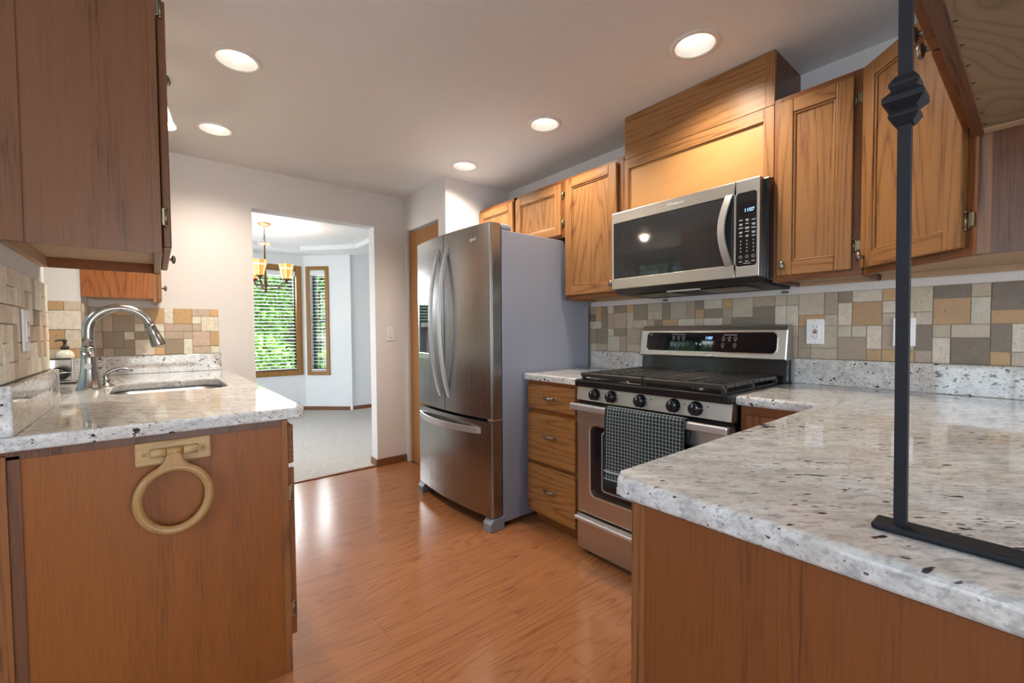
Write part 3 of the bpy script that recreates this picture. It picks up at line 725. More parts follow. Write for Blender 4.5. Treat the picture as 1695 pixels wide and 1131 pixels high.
outlet(frameM((X0+.0105,1.885,1.178),(0,1,0),(0,0,1),(1,0,0)),'white outlet plate on the stone tile facing the sink counter','plain',.078,.122)
outlet(frameM((-.766,3.66,1.152),(1,0,0),(0,0,1),(0,-1,0)),'white light switch on the wall between doorway and pantry','switch',.075,.118)

# sink base cabinet
YS=1.62
r=thing('sink_base_cabinet',(-2.36,2.6,0),'brown wooden base cabinet under the sink counter, plain end panel','cabinet')
part('carcass',B().box(X0+.001,-2.055,YS+.012,YS+.03,.10,CB-.003).box(X0+.001,-2.055,3.63,3.65,.10,CB-.003).box(X0+.001,X0+.02,YS+.03,3.63,.10,CB-.003).box(X0+.02,-2.055,YS+.03,3.63,.10,.12).box(X0+.001,-2.13,YS+.012,3.65,0,.10),VEN['Z'],r)
part('end_panel',B().box(X0+.002,-2.055,YS,YS+.012,0,CB-.012),VEN['Z'],r)
part('edge_strip',B().box(X0-.12,X0+.012,YS-.006,YS,0,CB-.012,.001),OAKF['Z'],r,'lighter wood strip')
part('edge_strip',B().box(X0+.012,-2.644,YS-.003,YS,0,CB-.012,.001),VEND,r,'dark strip')  # darker band down the end panel, next to the lighter strip
part('top_strip',B().box(X0+.012,-2.055,YS-.003,YS+.01,CB-.022,CB-.001,.001),VEND,r)
b=B(); b.mat(0).box(-2.055,-2.035,YS-.002,YS+.035,0,CB-.003,.002)
for y0,y1 in ((2.2,2.24),(3.0,3.04),(3.61,3.65)): b.box(-2.055,-2.035,y0,y1,0.1,CB-.003)
b.mat(1).box(-2.055,-2.036,YS+.035,3.61,CB-.03,CB-.003).box(-2.055,-2.036,YS+.035,3.61,.10,.13).box(-2.055,-2.036,YS+.035,3.61,.70,.725)
part('face_frame',b,[OAKF['Z'],OAKF['Y']],r)
def drawer_front(parent,M,w,h,mat=DRW,t=.02):
    return part('drawer',B().at(M).box(0,w,0,h,0,t,.006,3),mat,parent)
for y0,w in ((YS+.012,.575),(2.23,.385),(2.63,.385),(3.03,.595)):
    M=facePX(-2.035,y0,.718); d=drawer_front(r,M,w,.135,OAKF['Y']); knob(d,M,w/2,.067)
    M=facePX(-2.035,y0,.12); d=door(r,M,w,.585,OAKF); knob(d,M,w-.03,.53); hinge(d,M,-.004,.095,1); hinge(d,M,-.004,.50,1)
# towel ring on the end panel
r=thing('towel_ring',(-2.34,YS,.82),'oak towel ring hanging from its plate on the sink cabinet end panel','towel ring')
MR=faceNY(-2.428,YS-.0006,.789)
part('plate',B().at(MR).box(0,.177,0,.067,.001,.012,.0055,2),PINE,r)
for (p0,p1) in ((.034,.069),(.109,.144)):
    b=B().at(MR); b.cyl((p0,.036,.024),(p1,.036,.024),.0125,None,18).box(p0,p1-.001,.026,.046,.010,.026); part('bracket',b,PINE,r)
for q in (.02,.157): part('screw_plug',B().at(MR).cyl((q,.033,.0115),(q,.033,.0135),.0055,.005,14),OAK['X'],r)
# ring: flat-oval section with a flared neck
rc=Vector((.086,-.098,.026)); b=B().at(MR)
b.tube([rc+Vector((.083*math.cos(2*PI*k/48),.096*math.sin(2*PI*k/48) if math.sin(2*PI*k/48)<0 else .088*math.sin(2*PI*k/48),0)) for k in range(48)],.0125,14,closed=True)
neck=[(.072,.048),(.104,.048)]+[(.106,.028),(.112,.008),(.124,-.008),(.142,-.024),(.120,-.026),(.100,-.014),(.086,-.011),(.072,-.014),(.052,-.026),(.030,-.024),(.048,-.008),(.062,.008),(.069,.028)]
b.poly(neck,.016,.036,'Z',.006,(),2,True)
b.cyl((.070,.036,.024),(.106,.036,.024),.013,None,18)
part('ring',b,PINEZ,r)

# wall cabinet on the left, near the camera
r=thing('wall_cabinet',(-2.52,1.9,1.345),'dark brown wall cabinet above the sink counter, end panel facing out','cabinet')
YE=2.235
part('carcass',B().box(X0+.001,-2.372,YS+.012,YE-.012,1.452,2.14),VEN['Z'],r)
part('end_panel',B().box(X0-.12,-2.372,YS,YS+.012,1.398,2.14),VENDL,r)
part('far_panel',B().box(X0+.001,-2.372,YE-.012,YE,1.404,2.14),VEN['X'],r)
part('edge_strip',B().box(X0-.12,-2.622,YS-.003,YS,1.398,2.14,.001),VENDL,r)
part('bottom_board',B().box(X0+.001,-2.372,YS+.012,YE-.012,1.440,1.452),LTW,r)
part('back_rail',B().box(X0+.001,X0+.018,YS+.012,YE-.012,1.404,1.440),LTW,r)
b=B(); b.mat(0).box(-2.372,-2.352,YS-.001,YS+.035,1.398,2.14,.002).box(-2.372,-2.352,YE-.035,YE,1.400,2.14,.002); b.mat(1).box(-2.372,-2.353,YS+.035,YE-.035,1.402,1.44,.002).box(-2.372,-2.353,YS+.035,YE-.035,2.10,2.14)
part('face_frame',b,[VENDL,VENDL],r)
M=facePX(-2.350,YS+.014,1.418); d=door(r,M,YE-YS-.026,.710,{'Z':VENDL,'Y':VEN['Y'],'X':VEN['X']}); knob(d,M,YE-YS-.075,.040); hinge(d,M,-.002,.088,1); hinge(d,M,-.002,.685,1)
# small cabinet past the sink
r=thing('wall_cabinet',(-2.51,3.48,1.35),'small orange oak wall cabinet past the sink, behind the faucet arch','cabinet')
part('carcass',B().box(X0+.001,-2.378,3.30,3.656,1.385,2.14),OAKF['Z'],r)
part('end_panel',B().box(X0+.001,-2.378,3.295,3.305,1.372,2.14),ORG,r)
part('bottom_board',B().box(X0+.02,-2.378,3.305,3.656,1.378,1.385),LTW,r)
b=B(); b.mat(0).box(-2.378,-2.359,3.294,3.33,1.352,2.14,.002).box(-2.378,-2.359,3.62,3.656,1.352,2.14); b.mat(1).box(-2.378,-2.360,3.33,3.62,1.352,1.39).box(-2.378,-2.36,3.33,3.62,2.10,2.14)
part('face_frame',b,[OAK['Z'],OAK['Y']],r)
M=facePX(-2.358,3.305,1.368); d=door(r,M,.335,.757,OAK); knob(d,M,.03,.07)

# ------------------------------------------------------------------ fridge
FY0,FY1=2.002,2.900; FYC=(FY0+FY1)/2
r=thing('refrigerator',(-.45,FYC,0),'stainless french door refrigerator with grey sides against the pantry wall','refrigerator')
part('case',B().box(-.806,-.045,FY0+.002,FY1-.002,.035,1.758,.004),SIDE,r)
def fx_(y): return -.887-.038*(1-((y-FYC)/(.449))**2)
def fdoor(y0,y1,z0,z1,rl=False,rr=False,n=10,xb=-.818):
    """plan outline bulging to -X; rounded at the outer sides"""
    pts=[(xb,y0)]
    rad=.014
    if rl: pts+=[(fx_(y0+rad)+rad,y0)]+[(fx_(y0+rad)+rad-rad*math.sin(a),y0+rad-rad*math.cos(a)) for a in (PI/8,PI/4,PI*3/8)]
    ya=y0+rad if rl else y0; yb=y1-rad if rr else y1
    for k in range(n+1):
        y=ya+(yb-ya)*k/n; pts.append((fx_(y),y))
    if rr: pts+=[(fx_(y1-rad)+rad-rad*math.cos(a),y1-rad+rad*math.sin(a)) for a in (PI/8,PI/4,PI*3/8)]+[(fx_(y1-rad)+rad,y1)]
    pts.append((xb,y1)); return B().poly(pts,z0,z1,'Z'),pts
YSP=2.462
ZU0,ZU1=.658,1.792
b,_=fdoor(FY0,YSP-.003,ZU0,ZU1,rl=True)
dr=part('door',b,SSV,r)
DY0,DY1,DZ0,DZ1=2.685,2.862,.985,1.385
b,_=fdoor(YSP+.003,FY1,ZU0,DZ0,rr=True); b2,_=fdoor(YSP+.003,FY1,DZ1,ZU1,rr=True)
t=b2.bm; tmp=bmesh.new(); me=bpy.data.meshes.new('t'); t.to_mesh(me); tmp.from_mesh(me); b.add(tmp); b2.bm.free()
for ya,yb,rr in ((YSP+.003,DY0,False),(DY1,FY1,True)):
    b2,_=fdoor(ya,yb,DZ0,DZ1,rr=rr,n=4); tmp=bmesh.new(); b2.bm.to_mesh(me); tmp.from_mesh(me); b.add(tmp); b2.bm.free()
dl=part('door',b,SSV,r)
b=B().box(-.842,-.836,DY0-.004,DY1+.004,DZ0-.004,DZ1+.004).box(fx_(DY0)+.002,-.838,DY0-.006,DY0+.002,DZ0,DZ1).box(fx_(DY1)+.002,-.838,DY1-.002,DY1+.006,DZ0,DZ1).box(fx_(DY1)+.004,-.838,DY0,DY1,DZ1-.004,DZ1)
dp=part('dispenser',b,GPLAS,dl)
b=B().poly([(fx_(DY0)-.002,DY0+.002),(fx_(DY1)-.002,DY1-.002),(-.85,DY1-.002),(-.85,DY0+.002)],1.238,DZ1-.003,'Z')
part('control_glass',b,BGL,dp)
part('tray',B().poly([(fx_(DY0)-.006,DY0),(fx_(DY1)-.006,DY1),(-.84,DY1),(-.84,DY0)],DZ0-.004,DZ0+.038,'Z',.004),SSL,dp)
part('nozzle',B().box(-.90,-.845,DY0+.03,DY1-.03,1.20,1.24,.006),GPLAS,dp)
b,_=fdoor(FY0,FY1,.082,.640,rl=True,rr=True,n=18)
fz=part('freezer_drawer',b,SSV,r)
part('gasket',B().box(-.818,-.806,FY0+.006,FY1-.006,.085,1.780),GASK,r)
part('grille',B().box(-.80,-.78,FY0+.03,FY1-.03,.012,.08),BLKM,r)
for y0,y1 in ((FY0-.002,FY0+.075),(FY1-.075,FY1+.002)):
    part('foot_cover',B().poly([(-.905,.0),(-.905,.045),(-.878,.074),(-.80,.074),(-.80,.0)],y0,y1,'Y',.006,(),2,True),GPLAS,r)
for y0,y1 in ((FY0+.012,FY0+.085),(FY1-.085,FY1-.012)):
    part('hinge_cap',B().box(-.87,-.72,y0,y1,1.758,1.800,.015,3),GPLAS,r)
part('hinge_bracket',B().box(-.87,-.80,FY0+.004,FY0+.07,.642,.655,.002),SSL,r)
def bow(parent,pts,w,t,up,mat=HANDLE,name='handle'):
    return part(name,B().tube(pts,1.0,flat=(w,t,up)),mat,parent)
def vhandle(parent,y,z0,z1):
    pts=[]
    xs=fx_(y)
    for k in range(25):
        a=k/24; pts.append((xs+.012-.078*(math.sin(PI*a)**.75),y,z0+(z1-z0)*a))
    return bow(parent,pts,.026,.016,(0,1,0))
vhandle(dr,2.418,.735,1.722); vhandle(dl,2.530,.735,1.722)
pts=[]
for k in range(25):
    a=k/24; y=2.09+.79*a; pts.append((fx_(y)+.012-.058*(math.sin(PI*a)**.6),y,.582))
bow(fz,pts,.036,.015,(0,0,1))
MT=frameM((fx_(2.17)-.0006,2.17,1.712),(-.04,-1,0),(0,0,1),(-1,0,0))
text_part('logo_badge','Whirlpool',.026,MT,WHT,dr,None,.0012,.15)

# ------------------------------------------------------------------ drawers and their counter
DX=-.615
r=thing('drawer_base_cabinet',(-.33,1.78,0),'oak base cabinet with three drawers between the fridge and the range','cabinet')
part('carcass',B().box(-.595,-.02,1.582,1.985,.10,CB-.003),OAKF['Z'],r)
part('toe_kick',B().box(-.555,-.04,1.582,1.985,0,.10),VEN['Y'],r)
b=B(); b.mat(0).box(DX,-.595,1.952,1.986,.095,CB-.003,.001).box(DX,-.595,1.58,1.60,.095,CB-.003,.001); b.mat(1)
for z0,z1 in ((.848,CB-.003),(.677,.715),(.365,.402),(.075,.10)): b.box(DX,-.595,1.60,1.952,z0,z1,.001)
part('face_frame',b,[OAKF['Z'],VEN['Y']],r)
for z0,z1,zh in ((.710,.852,.785),(.392,.682,.562),(.082,.372,.245)):
    M=faceX(DX,1.982,z0); d=drawer_front(r,M,.388,z1-z0); pull(d,M,.195,zh-z0)
r=thing('granite_countertop',(-.33,1.77,CT),'small speckled granite countertop between the fridge and the range','countertop')
part('slab',B().poly([(-.002,1.552),(-.648,1.552),(-.648,1.995),(-.002,1.995)],CB,CT,'Z',.007,(),3,True),GRAN,r)
part('upstand',B().box(-.030,-.002,1.552,1.995,CT,1.030,.003),GRAN,r)

# ------------------------------------------------------------------ range
RY0,RY1=.752,1.545; RX=-.668
r=thing('gas_range',(-.35,(RY0+RY1)/2,0),'stainless gas range with black cooktop and a checked towel on its door','stove')
part('case',B().box(-.640,-.035,RY0+.003,RY1-.003,.04,.895),BLK,r)
b=B().box(RX+.012,-.64,RY0,RY1,.095,.10)
b=B().box(RX-.004,-.64,RY0,RY1,.028,.205,.006); b.box(RX-.004,-.64,RY0+.002,RY1-.002,.196,.212,.003)
dw=part('storage_drawer',b,SS,r)
part('drawer_lip',B().poly([(RX-.004,.172),(RX-.026,.186),(RX-.028,.198),(RX-.02,.204),(RX-.004,.204)],RY0-.001,RY1+.001,'Y',.003,(),2,True),HANDLE,dw)
# oven door with window
b=B(); Mo=faceX(-.64,RY1,.222); w=RY1-RY0; h=.79-.222
b.at(Mo).poly([(0,0),(w,0),(w,h),(0,h)],0,.030,'Z',.006,[rrect(.088,w-.088,.10,.468,.035)],2)
od=part('oven_door',b,SS,r)
b=B().at(Mo); b.poly(rrect(.080,w-.080,.092,.476,.04),.004,.016)
part('window_glass',b,BGL,od)
b=B().at(Mo); b.poly(rrect(.088,w-.088,.10,.468,.035),.012,.031,'Z',0,[rrect(.093,w-.093,.105,.463,.032)])
part('window_bezel',b,SSL,od)
b=B().at(Mo); b.poly(rrect(.150,w-.150,.135,.44,.02),.016,.0175,'Z',0,[rrect(.158,w-.158,.143,.432,.016)])
part('inner_frame',b,GPLAS,od)
part('door_top_vent',B().box(RX+.004,-.62,RY0+.006,RY1-.006,.786,.801),BLK,r)
# handle
b=B().at(faceX(-.70,RY1+.008,.78)); b.box(0,w+.016,-.017,.017,0,.022,.008,3)
hd=part('oven_handle',b,HANDLE,od)
for y0,y1 in ((RY0,RY0+.022),(RY1-.022,RY1)): part('handle_mount',B().box(-.705,-.66,y0,y1,.768,.79,.004),GPLAS,hd)
# control panel, tilted slightly
b=B().poly([(RX+.004,.806),(RX-.006,.812),(RX+.004,.880),(-.62,.880),(-.62,.806)],RY0,RY1,'Y',.002)
cp=part('control_panel',b,SS,r)
for y in (1.425,1.323,1.160,.995,.896):
    b=B(); z=.846; x=RX+.001
    b.lathe([(.030,0),(.030,-.006),(.026,-.010),(.025,-.026),(.022,-.029),(0,-.029)],(x,y,z),'X',28); b.box(x-.036,x-.027,y-.006,y+.006,z-.024,z+.024,.003)
    k=part('knob',b,BLK,cp)
    part('marker',B().box(x-.0372,x-.0358,y-.0012,y+.0012,z+.008,z+.022),LEG,k)
b=B()
for y in (1.375,1.275,1.105,.945,.846): b.box(RX-.0035,RX-.0015,y-.004,y+.004,.857,.8605)
part('knob_legend',b,BLKM,cp)
# cooktop
b=B().box(-.690,-.035,RY0-.002,RY1+.002,.880,.917,.009,3); b.box(-.66,-.12,RY0+.03,RY1-.03,.916,.921,.002)
ck=part('cooktop',b,BLK,r)
for gi,(y0,y1) in enumerate(((RY0+.03,(RY0+RY1)/2-.002),((RY0+RY1)/2+.002,RY1-.03))):
    b=B(); z0,z1=.936,.953; xa,xb=-.665,-.135
    b.box(xa-.012,xa+.020,y0,y1,z0-.004,z1,.004).box(xb-.016,xb,y0,y1,z0,z1,.003).box(xa,xb,y0,y0+.016,z0,z1,.003).box(xa,xb,y1-.016,y1,z0,z1,.003)
    for x in (-.58,-.52,-.46,-.34,-.28,-.22): b.box(x-.005,x+.005,y0,y1,z0,z1,.002)
    for y in (y0+(y1-y0)*.33,y0+(y1-y0)*.67): b.box(xa,xb,y-.005,y+.005,z0,z1,.002)
    b.box(xa,xb,(y0+y1)/2-.006,(y0+y1)/2+.006,z0,z1+.002,.002).box((xa+xb)/2-.007,(xa+xb)/2+.007,y0,y1,z0,z1,.002)
    for x in (xa+.008,xb-.008,(xa+xb)/2):
        for y in (y0+.008,y1-.008): b.box(x-.008,x+.008,y-.008,y+.008,.917,z0+.002)
    part('grate',b,IRON,ck)
for (x,y,q) in ((-.52,.95,.042),(-.28,.95,.034),(-.52,1.345,.038),(-.28,1.345,.03),(-.40,1.148,.036)):
    part('burner',B().lathe([(q+.012,.919),(q+.010,.926),(q,.928),(q,.934),(q*.8,.938),(0,.938)],(x,y,0)),IRON,ck)
# backguard
bgr=part('backguard',B().poly([(-.045,.918),(-.10,.918),(-.092,1.02),(-.045,1.03)],RY0+.006,RY1-.006,'Y',.003),BLK,r)
prof=[(-.035,1.022),(-.112,1.020),(-.117,1.028),(-.096,1.165),(-.085,1.185),(-.068,1.193),(-.035,1.193)]
part('backguard_frame',B().poly(prof,RY0+.002,RY1-.002,'Y',.006,(),3,True),SS,bgr)
nrm=Vector((-(1.165-1.028),0,-(.117-.096))).normalized(); upv=Vector((.021,0,.137)).normalized()
MB=frameM(Vector((-.117,RY1-.002,1.028))+nrm*.0005,(0,-1,0),upv,nrm)
gp=part('control_glass',B().at(MB).poly(rrect(.045,.745,.026,.128,.022),-.002,.0012,'Z'),BGL,bgr)
part('glass_trim',B().at(MB).poly(rrect(.040,.750,.021,.133,.026),-.002,.002,'Z',.0008,[rrect(.045,.745,.026,.128,.022)]),SSL,bgr)
text_part('clock_digits','1107',.020,MB@Matrix.Translation((.418,.098,.0018)),BLUE,gp)
text_part('panel_word','GOLD',.008,MB@Matrix.Translation((.072,.116,.0018)),LEG,gp)
b=B().at(MB)
def ringd(u,v,q=.0075):
    b.poly(circ((u,v),q,16),.0008,.0018,'Z',0,[circ((u,v),q-.0013,16)]); b.box(u-.005,u+.005,v-.0135,v-.0115,.0008,.0018)
for u in (.215,.245,.275): ringd(u,.100)
for u in (.207,.229,.251,.273): ringd(u,.066)
for u in (.405,.430): ringd(u,.066,.0085)
for u in (.495,.525,.555): ringd(u,.098)
ringd(.493,.064); ringd(.553,.064)
b.box(.205,.285,.116,.1185,.0008,.0018).box(.495,.56,.114,.1165,.0008,.0018)
for (u,s) in ((.352,-1),(.373,1)): b.poly([(u-.007,.066-s*.006),(u+.007,.066-s*.006),(u,.066+s*.007)],.0008,.0018)
part('button_legend',b,LEG,gp)
part('logo_badge',B().at(MB).poly([(.43+.026*math.cos(2*PI*k/32),.0095+.0075*math.sin(2*PI*k/32)) for k in range(32)],0,.003,'Z',.001),SSL,bgr)
for x in (-.62,-.10):
    for y in (RY0+.05,RY1-.05): part('foot',B().cyl((x,y,0),(x,y,.045),.018,.015,12),BLKM,r)
# towel over the handle
def towelP(i,j,nu=44,nv=60):
    Y1=1.316; wdt=.405; u=wdt*i/nu; s=.485*j/nv
    back=.07; rr=.016; xh=-.711; zh=.797
    wav=.0035*math.sin(u*34+.6)*min(1,max(0,s-back)/.2)
    if s<back: p=(xh+rr+.001,Y1-u,zh-(back-s))
    elif s<back+PI*rr:
        a=(s-back)/rr; p=(xh+rr*math.cos(a),Y1-u,zh+rr*math.sin(a)*.75)
    else:
        q=s-back-PI*rr; p=(xh-rr-wav-.004*math.sin(min(1,q/.1)*PI/2),Y1-u-.006*(q/.35)*(u/wdt-.5),zh-q)
    return p,(u,s-back-PI*rr+.02)
o=solo('dish_towel',B().grid(towelP,44,60),CLOTH,'dark green and white checked dish towel hanging on the oven handle','towel')
so=o.modifiers.new('thick','SOLIDIFY'); so.thickness=.003; so.offset=0
part('care_tag',B().box(-.7335,-.7320,1.224,1.244,.408,.440),PINK,o,'small pinkish care tag')

# ------------------------------------------------------------------ microwave
MY0,MY1,MX,MZ0,MZ1=.766,1.531,-.400,1.395,1.813
r=thing('microwave',(-.2,(MY0+MY1)/2,MZ0),'stainless over-the-range microwave with black glass door','microwave')
part('case',B().box(-.362,-.003,MY0-.022,MY1-.004,MZ0-.012,MZ1-.002,.003),BLK,r)
part('underside',B().poly([(-.385,MZ0),(-.36,MZ0-.024),(-.02,MZ0-.034),(-.003,MZ0-.02),(-.003,MZ0)],MY0+.01,MY1-.012,'Y'),BLKM,r)
for y0,y1 in ((MY0+.09,MY0+.31),(MY1-.31,MY1-.09)): part('grease_filter',B().box(-.30,-.12,y0,y1,MZ0-.036,MZ0-.028,.002),PEW,r)
b=B().box(-.34,-.31,MY0+.3,MY1-.3,MZ0-.031,MZ0-.026); part('lamp_cover',b,IVORY,r)
for y in (1.439,.799):
    part('mount_clip',B().box(-.012,-.001,y-.014,y+.014,1.342,1.354,.002).cyl((-.014,y,1.348),(-.010,y,1.348),.004,None,10),PEW,r)
Mm=faceX(-.362,MY1,MZ0); w=MY1-MY0; h=MZ1-MZ0; ds=MY1-.866
# door
b=B().at(Mm).poly([(0,0),(ds-.001,0),(ds-.001,h),(0,h)],0,-MX-.362,'Z',.003,[rrect(.012,ds-.0012-.001,.058,h-.058,.006)],2)
md=part('door',b,SS,r)
part('door_glass',B().at(Mm).poly(rrect(.008,ds-.002,.05,h-.05,.006),.02,.036),MGL,md)
b=B().at(Mm); b.poly(rrect(.075,ds-.125,.085,h-.105,.004),.036,.0363,'Z',0,[rrect(.077,ds-.127,.087,h-.107,.004)])
part('screen_border',b,BLKM,md)
pts=[]
for k in range(19):
    a=k/18; pts.append(Mm@Vector((ds-.026-.020*math.sin(PI*a)**1.2,.056+(h-.11)*a,.036+.034*math.sin(PI*a)**.8)))
bow(md,pts,.030,.010,(0,1,0))
text_part('logo_badge','Whirlpool',.021,frameM((MX-.0004,1.152,1.785),(0,-1,0),(0,0,1),(-1,0,0)),LEG,md,None,.0012,.15)
# keypad side
b=B().at(Mm).poly([(ds+.001,0),(w,0),(w,h),(ds+.001,h)],0,-MX-.362,'Z',.003,[rrect(ds+.004,w-.012,.048,h-.056,.012)],2)
ms=part('keypad_frame',b,SS,r)
kp=part('keypad',B().at(Mm).poly(rrect(ds+.002,w-.009,.046,h-.054,.012),.02,.0366),BLK,ms)
part('display',B().at(Mm).box(ds+.014,w-.018,h-.150,h-.098,.036,.0372,.0006),BGL,kp)
text_part('clock_digits','1107',.021,Mm@Matrix.Translation((ds+.058,h-.133,.0378)),BLUE,kp)
b=B().at(Mm); kr=random.Random(4)
for row in range(5):
    for c in range(3):
        u=ds+.024+.026*c; v=h-.172-.017*row-(.004 if c==2 else 0); q=kr.uniform(.006,.0095); b.box(u-q,u+q,v-.0016,v+.0016,.0364,.0370)
        if (row+c)%2: b.box(u-q*.8,u+q*.8,v-.006,v-.0034,.0364,.0370)
for row in range(4):
    for c in range(3): 
        u=ds+.024+.026*c; v=h-.262-.015*row; b.box(u-.0016,u+.0016,v-.0028,v+.0028,.0364,.0370)
for c in range(3):
    u=ds+.024+.026*c
    b.poly(circ((u,h-.330),.0062,14),.0364,.0370,'Z',0,[circ((u,h-.330),.005,14)]); b.box(u-.007,u+.007,h-.352,h-.349,.0364,.0370)
b.box(ds+.036,ds+.066,h-.3605,h-.3585,.0364,.0370)
part('key_legend',b,LEG,kp)

# ------------------------------------------------------------------ wall cabinets on the stove wall
UX=-.310
def wall_cab(label,y0,y1,z0,z1,doors,frame=OAK,dark_right=False,rail=.035):
    r=thing('wall_cabinet',(-.155,(y0+y1)/2,z0),label,'cabinet','oak wall cabinets')
    part('carcass',B().box(UX+.02,-.003,y0+.012,y1-.012,z0+.026,z1),OAKF['Z'],r)
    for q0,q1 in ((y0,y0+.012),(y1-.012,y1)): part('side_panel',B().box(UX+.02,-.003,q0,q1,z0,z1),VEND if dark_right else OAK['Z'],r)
    part('bottom_board',B().box(UX+.02,-.003,y0+.012,y1-.012,z0+.016,z0+.026),LTW,r)
    part('back_rail',B().box(-.02,-.003,y0+.012,y1-.012,z0,z0+.016),LTW,r)
    b=B(); b.mat(0).box(UX,UX+.02,y0,y0+.035,z0,z1,.001).box(UX,UX+.02,y1-.035,y1,z0,z1,.001)
    b.mat(1).box(UX,UX+.019,y0+.035,y1-.035,z0,z0+rail,.001).box(UX,UX+.019,y0+.035,y1-.035,z1-.04,z1,.001)
    if len(doors)>1: b.mat(0).box(UX,UX+.019,doors[0][0]-.03,doors[0][0]+.005,z0,z1,.001)
    part('face_frame',b,[OAKF['Z'],OAKF['Y']],r)
    for (a,c,zz0,zz1,hs,ks,kv) in doors:      # Y range, z range, hinge side 'L'/'R' seen from the room, knob side, knob height
        M=faceX(UX,c,zz0); w=c-a; h=zz1-zz0; d=door(r,M,w,h,OAK)
        if ks: knob(d,M,.024 if ks=='L' else w-.024,kv)
        if hs:
            for v in (.09 if h>.5 else .075,h-.08 if h>.5 else h-.07): hinge(d,M,-.004 if hs=='L' else w+.004,v,-1 if hs=='L' else 1,.045)
    return r
wall_cab('short two-door oak wall cabinet above the fridge',1.970,2.920,1.775,2.145,[(2.482,2.905,1.79,2.118,None,None,0),(1.994,2.448,1.79,2.118,'R',None,0)])
wall_cab('single-door oak wall cabinet between the fridge and the microwave',1.517,1.968,1.367,2.145,[(1.556,1.955,1.394,2.125,'L','R',.045)])
wall_cab('single-door oak wall cabinet between the microwave and corner cabinet',.440,.745,1.370,2.140,[(.468,.724,1.394,2.113,'R','L',.040)],dark_right=True)
# tall boxed cabinet over the microwave
r=thing('range_hood_cabinet',(-.155,1.13,1.82),'tall oak cabinet reaching the ceiling above the microwave','cabinet')
HY0,HY1=.747,1.515
part('carcass',B().box(UX+.02,-.003,HY0+.012,HY1-.012,1.822,C-.002),OAKF['Z'],r)
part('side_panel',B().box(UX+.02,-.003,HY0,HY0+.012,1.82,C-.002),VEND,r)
part('side_panel',B().box(UX+.02,-.003,HY1-.012,HY1,1.82,C-.002),OAK['Z'],r)
b=B(); b.mat(0).box(UX,UX+.02,HY0,HY0+.042,1.82,2.124,.001).box(UX,UX+.02,HY1-.028,HY1,1.82,2.124,.001); b.mat(1).box(UX,UX+.02,HY0+.042,HY1-.028,2.07,2.124,.001)
part('panel_frame',b,[OAK['Z'],OAK['Y']],r)
b=B(); b.mat(1).box(UX,UX+.02,HY0+.035,HY1-.004,2.126,C-.002,.001); b.mat(0).box(UX,UX+.02,HY0,HY0+.035,2.126,C-.002,.001)
part('top_board',b,[OAK['Z'],OAK['Y']],r)
part('sunk_panel',B().box(UX+.011,UX+.02,HY0+.042,HY1-.028,1.82,2.07),MAPLE,r)
# diagonal corner cabinet; local x along the face towards the camera, y out of the face
c0=Vector((-.310,.435)); c1=Vector((-.620,.118)); fl_=(c1-c0).length; ang=math.atan2(c1.y-c0.y,c1.x-c0.x)
r=thing('corner_wall_cabinet',(c0.x,c0.y,1.370),'diagonal oak corner wall cabinet behind the black post','cabinet',None,ang)
UU=Vector((c1.x-c0.x,c1.y-c0.y,0))/fl_; WW=Vector((UU.y,-UU.x,0))
if WW.x>0: WW=-WW
MC=frameM((c0.x,c0.y,1.370),UU,(0,0,1),WW)
part('carcass',B().poly([(-.003,.434),(c0.x+.012,.434),(c1.x+.014,c1.y+.004),(-.606,-.18),(-.003,-.18)],1.402,2.14,'Z'),VEN['Z'],r)
part('bottom_board',B().poly([(-.003,.434),(c0.x+.012,.434),(c1.x+.014,c1.y+.004),(-.606,-.18),(-.003,-.18)],1.392,1.402,'Z'),LTW,r)
part('back_rail',B().box(-.02,-.003,-.18,.434,1.370,1.392),LTW,r)
part('end_panel',B().box(-.620,-.606,-.18,c1.y-.022,1.370,2.14),VEND,r)
part('end_stile',B().box(-.6225,-.602,c1.y-.022,c1.y+.004,1.370,2.14,.001),ZEB,r,'boldly striped stile')
b=B().at(MC); b.mat(0).box(.004,.036,0,.77,-.02,0,.001).box(fl_-.05,fl_-.002,0,.77,-.02,0,.001); b.mat(1).box(.036,fl_-.05,0,.03,-.019,0,.001).box(.036,fl_-.05,.735,.77,-.019,0,.001)
part('face_frame',b,[OAKF['Z'],OAKF['X']],r)
MD=MC@Matrix.Translation((.010,.024,0)); dwid=fl_-.045
d=door(r,MD,dwid,.735,{'Z':OAK['Z'],'Y':OAK['X']}); knob(d,MD,.020,.040); hinge(d,MD,dwid+.004,.075,1); hinge(d,MD,dwid+.004,.655,1)
# hanging cabinet over the peninsula
r=thing('hanging_cabinet',(-1.16,-.04,1.69),'hanging cabinet over the peninsula, its plywood underside showing','cabinet')
HX0,HX1,HF,HB=-1.71,-.624,.134,-.20
part('carcass',B().box(HX0+.012,HX1-.002,HB+.012,HF-.02,1.702,2.33),VEN['Z'],r)
part('underside',B().box(HX0+.012,HX1-.045,HB+.012,HF-.022,1.694,1.702),PLY,r)
part('cleat',B().box(HX1-.043,HX1-.002,HB+.012,HF-.022,1.692,1.702),LTW,r)
part('end_panel',B().box(HX0,HX0+.012,HB,HF-.02,1.69,2.33),VEN['Z'],r)
part('back_panel',B().box(HX0+.012,HX1-.002,HB,HB+.012,1.69,2.33),VEN['Z'],r)
b=B(); b.mat(1).box(HX0,HX1,HF-.022,HF,1.690,1.735,.001).box(HX0,HX1,HF-.022,HF,2.29,2.33,.001)
b.mat(0)
for x0 in (HX0,-1.19,HX1-.035): b.box(x0,x0+.035,HF-.022,HF,1.735,2.29,.001)
part('face_frame',b,[VEND,VENDX],r)
b=B()
